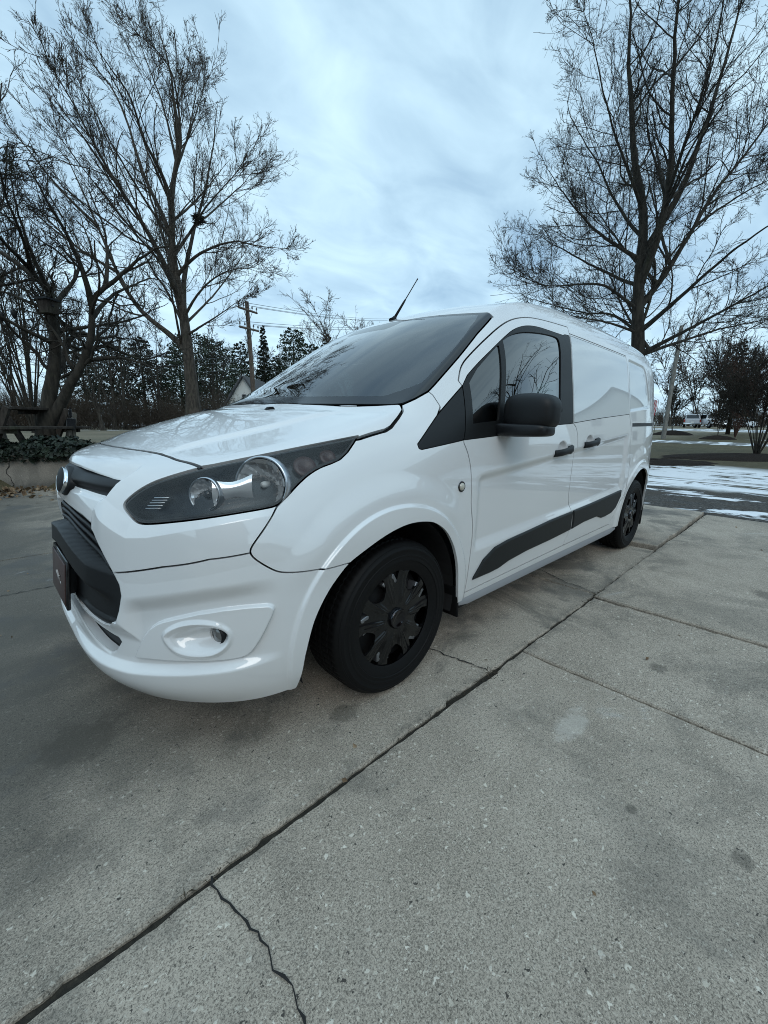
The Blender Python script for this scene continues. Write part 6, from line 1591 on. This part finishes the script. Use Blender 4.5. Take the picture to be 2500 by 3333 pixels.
def power_line():
    d = 31.; base = spot(833, d); top = sight(803, 981, d - 1.0); k = top - base; L = k.length; u = k / L
    t = thing('utility_pole', 'leaning wooden utility pole with two cross-arms rising behind the cedars', 'pole', base)
    MB().tube([(0, 0, -.2), tuple(k * .5), tuple(k)], [.17, .15, .12], 12).build('pole', POLEW, t, auto=40)
    ax = Vector((.80, .58, .10)).normalized(); ends = []
    for f, w in ((.935, 1.25), (.80, 1.30)):
        c = k * f; a = MB(); a.tube([c - ax * w + Vector((0, -.1, 0)), c + ax * w + Vector((0, -.1, 0))], .07, 4); arm = a.build('cross_arm', POLEW, t, smooth=False)
        for s in (-.95, -.45, .45, .95):
            q = c + ax * w * s + Vector((0, -.1, .06)); MB().lathe([(.015, 0), (.015, .10), (.05, .12), (.055, .16), (.04, .20), (.05, .22), (.02, .28), (0, .29)], 10, Matrix.Translation(q)).build('insulator', pbr('insulator_grey', (.10, .10, .10), .3), arm)
            if abs(s) > .9 or s > 0: ends.append(base + q + Vector((0, 0, .27)))
        MB().tube([c - ax * .6 + Vector((0, -.1, 0)), c - u * .75], .02, 4).tube([c + ax * .6 + Vector((0, -.1, 0)), c - u * .75], .02, 4).build('arm_brace', DARKMETAL, t)
    m = pbr('cable', (.05, .055, .06), .5); tgt = sight(1330, 1030, 92)
    for i, e in enumerate(ends):
        far = tgt + (e - ends[0]) * .9; n = 28; pts = []
        for j in range(n + 1):
            f = j / n; q = e.lerp(far, f); pts.append(q - Vector((0, 0, 1.4 * 4 * f * (1 - f) * .5)))
        o = MB().tube(pts, .014, 4).build('power_cable', m); tag(o, 'overhead power cable running right from a cross-arm of the utility pole', 'cable', 'power cables on the cross-arms')
    for i, (f, px, py, dd) in enumerate(((.60, 1400, 1215, 80), (.56, 1400, 1230, 80), (.50, 1400, 1240, 80))):
        e = base + k * f; far = sight(px, py, dd); far2 = sight(-200, (1150, 1165, 1190)[i], 42); n = 28; pts = []
        for a, b in ((far2, e), (e, far)):
            for j in range(n): q = a.lerp(b, j / n); pts.append(q - Vector((0, 0, .9 * 4 * (j / n) * (1 - j / n) * .5)))
        pts.append(far); o = MB().tube(pts, .016, 4).build('telephone_cable', m); tag(o, 'sagging telephone cable passing the utility pole below its cross-arms', 'cable', 'telephone cables on the pole')
    # weathered pole on the right lawn
    d = 34.; b0 = spot(2166, d); tp = sight(2219, 1060, d); t = thing('utility_pole', 'slim grey leaning pole on the lawn right of the van tail', 'pole', b0); kk = tp - b0
    MB().tube([(0, 0, -.2), tuple(kk * .5), tuple(kk)], [.14, .125, .11], 10).build('pole', bark('pole_grey', (.13, .125, .115), (.21, .20, .18)), t, auto=40)
    MB().tube([tuple(kk * .99), tuple(kk * .99 + Vector((.5, -.2, .35)))], .03, 5).build('pole_bracket', DARKMETAL, t)

SIDING = pbr('white_siding', (.62, .62, .58), .6); SHINGLE = bark('roof_shingle', (.055, .057, .060), (.10, .10, .105))
def brick_mat():
    s = NT('brick'); br = s.n('TexBrick'); br.inputs['Scale'].default_value = 4.6; br.inputs['Color1'].default_value = (.20, .085, .06, 1); br.inputs['Color2'].default_value = (.13, .06, .045, 1); br.inputs['Mortar'].default_value = (.26, .24, .22, 1); br.inputs['Mortar Size'].default_value = .015
    mp = s.n('Mapping'); mp.inputs['Rotation'].default_value = (PI / 2, 0, 0); s.l(s.co.outputs['Object'], mp.inputs[0]); s.l(mp.outputs[0], br.inputs[0])
    return s.out(br.outputs[0], .85)
def house(name, label, loc, rz, w, dp, hw, rise, wall, roof, wins, chim=None, over=.35, group=None):
    """gable faces local -y; w along x, dp along y"""
    t = thing(name, label, 'house', loc, rz, group)
    MB().prism([(-w / 2, -.3), (w / 2, -.3), (w / 2, hw), (0, hw + rise), (-w / 2, hw)], (0, 0, 0), (1, 0, 0), (0, 0, 1), (0, 1, 0), dp).build('wall', wall, t, smooth=False)
    b = MB(); n = math.hypot(w / 2, rise); ux, uz = w / 2 / n, rise / n
    for s in (-1, 1):
        e = (n + over); p0 = (0, -over, hw + rise + .02)
        b.prism([(0, 0), (e, 0), (e, .14), (0, .14)], p0, (s * ux, 0, -uz), (s * uz, 0, ux), (0, 1, 0), dp + 2 * over)
    rf = b.build('roof', roof, t, smooth=False)
    fr = pbr('window_trim', (.60, .60, .58), .5); pn = pbr('window_dark', (.02, .024, .028), .06, spec=.8)
    for (side, u, z, ww, hh) in wins:
        if side == 'g': c = Vector((u, -.02, z)); d = (ww, .06, hh); pd = (ww - .16, .02, hh - .16); off = Vector((0, -.035, 0))
        elif side == 'r': c = Vector((w / 2 + .02, u, z)); d = (.06, ww, hh); pd = (.02, ww - .16, hh - .16); off = Vector((.035, 0, 0))
        else: c = Vector((-w / 2 - .02, u, z)); d = (.06, ww, hh); pd = (.02, ww - .16, hh - .16); off = Vector((-.035, 0, 0))
        f = MB().box(c, d).build('window', fr, t, smooth=False); MB().box(c + off, pd).build('pane', pn, f, smooth=False)
    if chim:
        MB().box((chim[0], chim[1], chim[2] / 2), (.75, .75, chim[2])).box((chim[0], chim[1], chim[2] + .06), (.9, .9, .14)).box((chim[0] - .15, chim[1], chim[2] + .24), (.22, .22, .3)).build('chimney', BRICK, rf, smooth=False)
    return t
BRICK = brick_mat()
def houses():
    house('white_house', 'small white gabled house with grey roof behind the left edge of the windscreen', spot(800, 38), -.80, 3.4, 5, 1.7, 2.5, SIDING, SHINGLE, [('g', 0, 2.5, .45, .75), ('g', -.8, .9, .5, .8), ('r', 2.5, .9, .6, .8)])
    # the home beside the driveway, seen only as a reflection in the van's flank and glass
    house('brick_house', 'brick house with a grey gabled roof and chimney, mirrored in the side of the van', (20, -14.5, 0), PI / 2, 8, 15, 2.7, 2.0, BRICK, SHINGLE, [('r', 2, 1.5, 1.2, 1.3), ('r', 5, 1.5, 1.2, 1.3), ('r', 11, 1.5, 1.2, 1.3), ('r', 13.4, 1.5, 1.2, 1.3), ('g', 2, 1.5, 1.4, 1.3)], chim=(1.5, 5.5, 5.6))
    house('brick_house', 'low brick house across the driveway behind the camera, mirrored in the headlight', (-5, -9.5, 0), PI / 2, 7, 16, 2.7, 2.0, BRICK, SHINGLE, [('r', 3, 1.5, 1.3, 1.3), ('r', 7, 1.5, 1.3, 1.3), ('g', 0, 1.5, 1.4, 1.3)])  # unseen house, added to cut horizon light and darken the shade under the van
    house('white_house', 'two-storey white house out of the frame, mirrored as a gable in the van side', (42, -12.5, .3), -PI / 2, 9, 10, 5.2, 2.6, SIDING, SHINGLE, [('g', -2, 1.6, 1, 1.4), ('g', 2, 1.6, 1, 1.4), ('g', -2, 4.2, 1, 1.3), ('g', 2, 4.2, 1, 1.3)])

GLASSD = pbr('car_glass', (.012, .014, .016), .08, spec=.7)
def car_wheel(t, x, y, r=.36):
    M = Matrix.Translation((x, y, r)) @ Matrix.Rotation(PI / 2, 4, 'X')
    w = MB().lathe([(r * .6, -.11), (r * .93, -.11), (r, -.08), (r, .08), (r * .93, .11), (r * .6, .11)], 28, M).build('wheel', RUBBER, t, auto=40)
    MB().lathe([(r * .6, -.118), (r * .5, -.125), (.0, -.12)], 20, M).lathe([(r * .6, .118), (r * .5, .125), (.0, .12)], 20, M).build('rim', SILVER, w)
def prof_body(mb, prof, w, inset=.0, taper=.0, y0=0):
    """side profile (x, z) given a width, slightly narrower towards the top"""
    zs = [p[1] for p in prof]; lo, hi = min(zs), max(zs); n = len(prof); v = []
    for s in (-1, 1):
        for x, z in prof:
            f = (z - lo) / (hi - lo + 1e-6); v.append((x, s * (w / 2 - inset - taper * f), z))
    f = [list(range(n)), list(range(n, 2 * n))[::-1]] + [[(i + 1) % n, i, n + i, n + (i + 1) % n] for i in range(n)]
    return mb.add(v, f)
def bevelled(o, w=.04):
    bm = bmesh.new(); bm.from_mesh(o.data); bmesh.ops.recalc_face_normals(bm, faces=bm.faces)
    bmesh.ops.bevel(bm, geom=[e for e in bm.edges if e.calc_face_angle(0) > .35], offset=w, segments=2, affect='EDGES', profile=.5); bm.to_mesh(o.data); bm.free(); return o
def pickup(label, loc, rz, col):
    """tail towards -x, nose +x"""
    t = thing('pickup_truck', label, 'pickup', loc, rz, 'pickups parked beyond the lawn'); m = pbr('truck_paint', col, .3, coat=1.)
    b = MB(); prof_body(b, [(-2.8, .55), (-2.8, 1.12), (.0, 1.14), (.05, 1.16), (2.0, 1.18), (2.75, 1.02), (2.85, .75), (2.8, .50), (2.2, .48), (-2.2, .48)], 1.95, 0, .06); bevelled(b.build('body', m, t, smooth=False))
    b = MB(); prof_body(b, [(-.75, 1.13), (-.62, 1.82), (.55, 1.86), (.75, 1.80), (1.45, 1.15)], 1.80, 0, .20); cab = bevelled(b.build('cab', m, t, smooth=False))
    for s in (-1, 1): MB().prism([(-.62, 1.24), (-.54, 1.74), (.52, 1.77), (1.18, 1.24)], (0, s * .80, 0), (1, 0, 0), (0, .0, 1), (0, s, 0), .085).build('side_window', GLASSD, cab, smooth=False)
    MB().box((-.715, 0, 1.50), (.03, 1.40, .44), Euler((0, .19, 0))).build('rear_window', GLASSD, cab, smooth=False); MB().box((1.12, 0, 1.50), (.03, 1.40, .72), Euler((0, -.82, 0))).build('windscreen', GLASSD, cab, smooth=False)
    MB().box((-1.75, 0, 1.135), (1.9, 1.62, .02)).build('cargo_bed', DARK, t, smooth=False)
    MB().box((-2.82, 0, .84), (.05, 1.56, .50), None, .02).build('tailgate', m, t, smooth=False); MB().box((-2.92, 0, .52), (.18, 1.9, .17), None, .03).build('bumper', CHROME, t, smooth=False); MB().box((2.88, 0, .55), (.16, 1.95, .2), None, .03).build('bumper', CHROME, t, smooth=False)
    for s in (-1, 1): MB().box((-2.83, s * .88, .90), (.05, .15, .36), None, .015).build('tail_lamp', TAILRED, t, smooth=False); MB().box((2.80, s * .78, .88), (.08, .30, .2), None, .02).build('headlight', CHROME, t, smooth=False); MB().box((.95, s * 1.05, 1.28), (.10, .18, .16), None, .03).build('mirror', BLACKP, t, smooth=False)
    MB().box((-2.86, 0, .70), (.02, .32, .16)).build('number_plate', SIDING, t, smooth=False)
    for x in (-1.75, 1.85):
        for s in (-1, 1): car_wheel(t, x, s * .86, .39)
    return t
TAILRED = pbr('tail_lamp_red', (.30, .02, .015), .2, coat=1.)
def cars():
    ang = math.atan2(_F.y, _F.x)
    pickup('silver pickup parked beyond the lawn, left of the pair, tail towards us', spot(2252, 74), ang - .62, (.40, .41, .43))
    pickup('white pickup parked beyond the lawn, right of the pair, tail towards us', spot(2310, 74), ang - .18, (.68, .69, .70))
    t = thing('parked_car', 'pale silver car partly hidden behind the bare shrubs at the right', 'car', spot(2408, 76), ang - 1.2); m = pbr('car_paint', (.50, .51, .53), .3, coat=1.)
    b = MB(); prof_body(b, [(-2.3, .45), (-2.35, .85), (-2.0, 1.0), (.9, 1.02), (2.2, .88), (2.35, .6), (2.25, .35), (-2.1, .35)], 1.82, 0, .06); bevelled(b.build('body', m, t, smooth=False))
    b = MB(); prof_body(b, [(-1.9, 1.0), (-1.35, 1.50), (.1, 1.52), (1.05, 1.0)], 1.66, 0, .18); cab = bevelled(b.build('cab', m, t, smooth=False))
    for s in (-1, 1): MB().prism([(-1.62, 1.06), (-1.24, 1.42), (.05, 1.44), (.82, 1.06)], (0, s * .72, 0), (1, 0, 0), (0, 0, 1), (0, s, 0), .09).build('side_window', GLASSD, cab, smooth=False); MB().box((2.28, s * .66, .72), (.10, .30, .15), None, .02).build('headlight', CHROME, t, smooth=False); MB().box((-2.32, s * .70, .80), (.06, .26, .15), None, .02).build('tail_lamp', TAILRED, t, smooth=False)
    MB().box((.60, 0, 1.27), (.03, 1.3, .66), Euler((0, -1.03, 0))).build('windscreen', GLASSD, cab, smooth=False); MB().box((-1.64, 0, 1.27), (.03, 1.3, .62), Euler((0, .83, 0))).build('rear_window', GLASSD, cab, smooth=False)
    for x in (-1.4, 1.4):
        for s in (-1, 1): car_wheel(t, x, s * .80, .33)
    # striped flag on a short staff beside the pole
    B = spot(2133, 46); t = thing('flag', 'striped red, white and blue flag hanging just right of the van tail', 'flag', B, ang + PI / 2)
    MB().tube([(0, 0, -.1), (0, 0, 2.9), (.55, 0, 3.2)], [.03, .025, .02], 8).build('flag_staff', SILVER, t)
    red, wht, blu = pbr('flag_red', (.42, .035, .05), .8), pbr('flag_white', (.70, .70, .72), .8), pbr('flag_blue', (.03, .045, .16), .8)
    cl = []
    for k in range(13): cl.append(MB())
    ca = MB(); st = MB(); nn = 18
    P = lambda a, b: Vector((.10 + a * .62 + .10 * b * math.sin(b * 2), .05 * math.sin(a * 9 + b * 3), 2.85 + .20 * a - 1.30 * b))
    red_b, wht_b = MB(), MB()
    for k in range(13):
        v = [P((k + e) / 13, j / nn) for j in range(nn + 1) for e in (0, 1)]
        (red_b if k % 2 == 0 else wht_b).add(v, [[2 * j, 2 * j + 1, 2 * j + 3, 2 * j + 2] for j in range(nn)])
    f = wht_b.build('white_stripes', wht, t); red_b.build('red_stripes', red, t)
    v = [P(a / 7, b / 7 * .42) + Vector((0, -.012, 0)) for a in range(8) for b in range(8)]
    v = [P(.46 + a / 7 * .54, b / 7 * .42) + Vector((0, s * .012, 0)) for s in (-1, 1) for a in range(8) for b in range(8)]
    cn = MB().add(v[:64], grid_faces(8, 8)).add(v[64:], grid_faces(8, 8)).build('canton', blu, t)
    sb = MB()
    for a in range(6):
        for b in range(5): sb.lathe([(.018, 0), (0, .002)], 5, Matrix.Translation(P(.50 + a / 5 * .46, (b + .5) / 5 * .42) + Vector((0, .015, 0))) @ Matrix.Rotation(-PI / 2, 4, 'X')).lathe([(.018, 0), (0, .002)], 5, Matrix.Translation(P(.50 + a / 5 * .46, (b + .5) / 5 * .42) + Vector((0, -.015, 0))) @ Matrix.Rotation(PI / 2, 4, 'X'))
    sb.build('stars', wht, cn, smooth=False)

def beds_and_roads():
    MU = NT('mulch'); mc = MU.ramp(MU.noise(18, 6, .7), [(.3, (.010, .008, .007)), (.6, (.028, .021, .017)), (.8, (.05, .038, .03))]); MU.bump(MU.noise(30, 5), .9, .04); MU.out(mc, .95, .1)
    rr = random.Random(12)
    def bed(name, label, px, d, rx, ry, h):
        c = spot(px, d); n, m = 28, 6; v = []; ang = math.atan2(_F.y, _F.x) - PI / 2
        jit = [rr.uniform(.88, 1.1) for _ in range(n)]
        for i in range(m + 1):
            f = i / m
            for k in range(n):
                a = 2 * PI * k / n; x = rx * f * math.cos(a) * jit[k]; y = ry * f * math.sin(a) * jit[k]; X = c.x + x * math.cos(ang) - y * math.sin(ang); Y = c.y + x * math.sin(ang) + y * math.cos(ang)
                v.append((X, Y, float(tz(X, Y)) + h * (1 - f ** 2) + (.012 if f < 1 else -.02) + rr.uniform(-.01, .01)))
        o = MB().add(v, grid_faces(m + 1, n, True)).build(name, MU.m); tag(o, label, 'mulch bed', 'mulch beds on the lawn')
    bed('mulch_bed', 'wide black mulch bed under the bare shrub at the right edge', 2470, 20.5, 3.6, 1.5, .16)
    bed('mulch_bed', 'low dark mulch bed directly behind the rear bumper of the van', 2140, 16.2, 2.0, 1.3, .08)
    bed('mulch_bed', 'small mulch ring round the left sapling on the far lawn', 2192, 42, 1.6, 1.1, .35)
    bed('mulch_bed', 'small mulch ring round the right sapling on the far lawn', 2343, 36, 1.15, .8, .25)
    # far road crossing the right-hand lawn
    a = NT('road_asphalt'); rc = a.mix(a.step(a.noise(.8, 5, .6, stretch(a, (.3, 2, 1))), .46, .56), (.16, .16, .155), (.62, .64, .66)); a.out(rc, .9)
    v, f = [], []; P0, P1 = spot(2050, 31), spot(2700, 30)
    for i in range(25):
        q = P0.lerp(P1, i / 24)
        for w in (-1.7, 0, 1.7): x, y = q.x + w * .9, q.y + w * .45; v.append((x, y, float(tz(x, y)) + .012))
    tag(MB().add(v, grid_faces(25, 3)).build('road', a.m), kind='structure')
    v = []; P0, P1 = spot(2080, 60), spot(2600, 60)
    for i in range(25):
        q = P0.lerp(P1, i / 24)
        for w in (-4, 0, 4): x, y = q.x + w * .9, q.y + w * .45; v.append((x, y, float(tz(x, y)) + .015))
    tag(MB().add(v, grid_faces(25, 3)).build('far_road', a.m), kind='structure')

# ------------------------------------------------------------------ assemble
make_camera(); sky(); ground(); driveway(); make_trees()
wall_and_ivy(); furniture(); power_line(); houses(); cars(); beds_and_roads()
_van, _shell, _doors, _slides, _lamps, _bumper, _fascia = build_van()
van_parts(_van, _shell, _doors, _slides, _lamps, _bumper, _fascia)
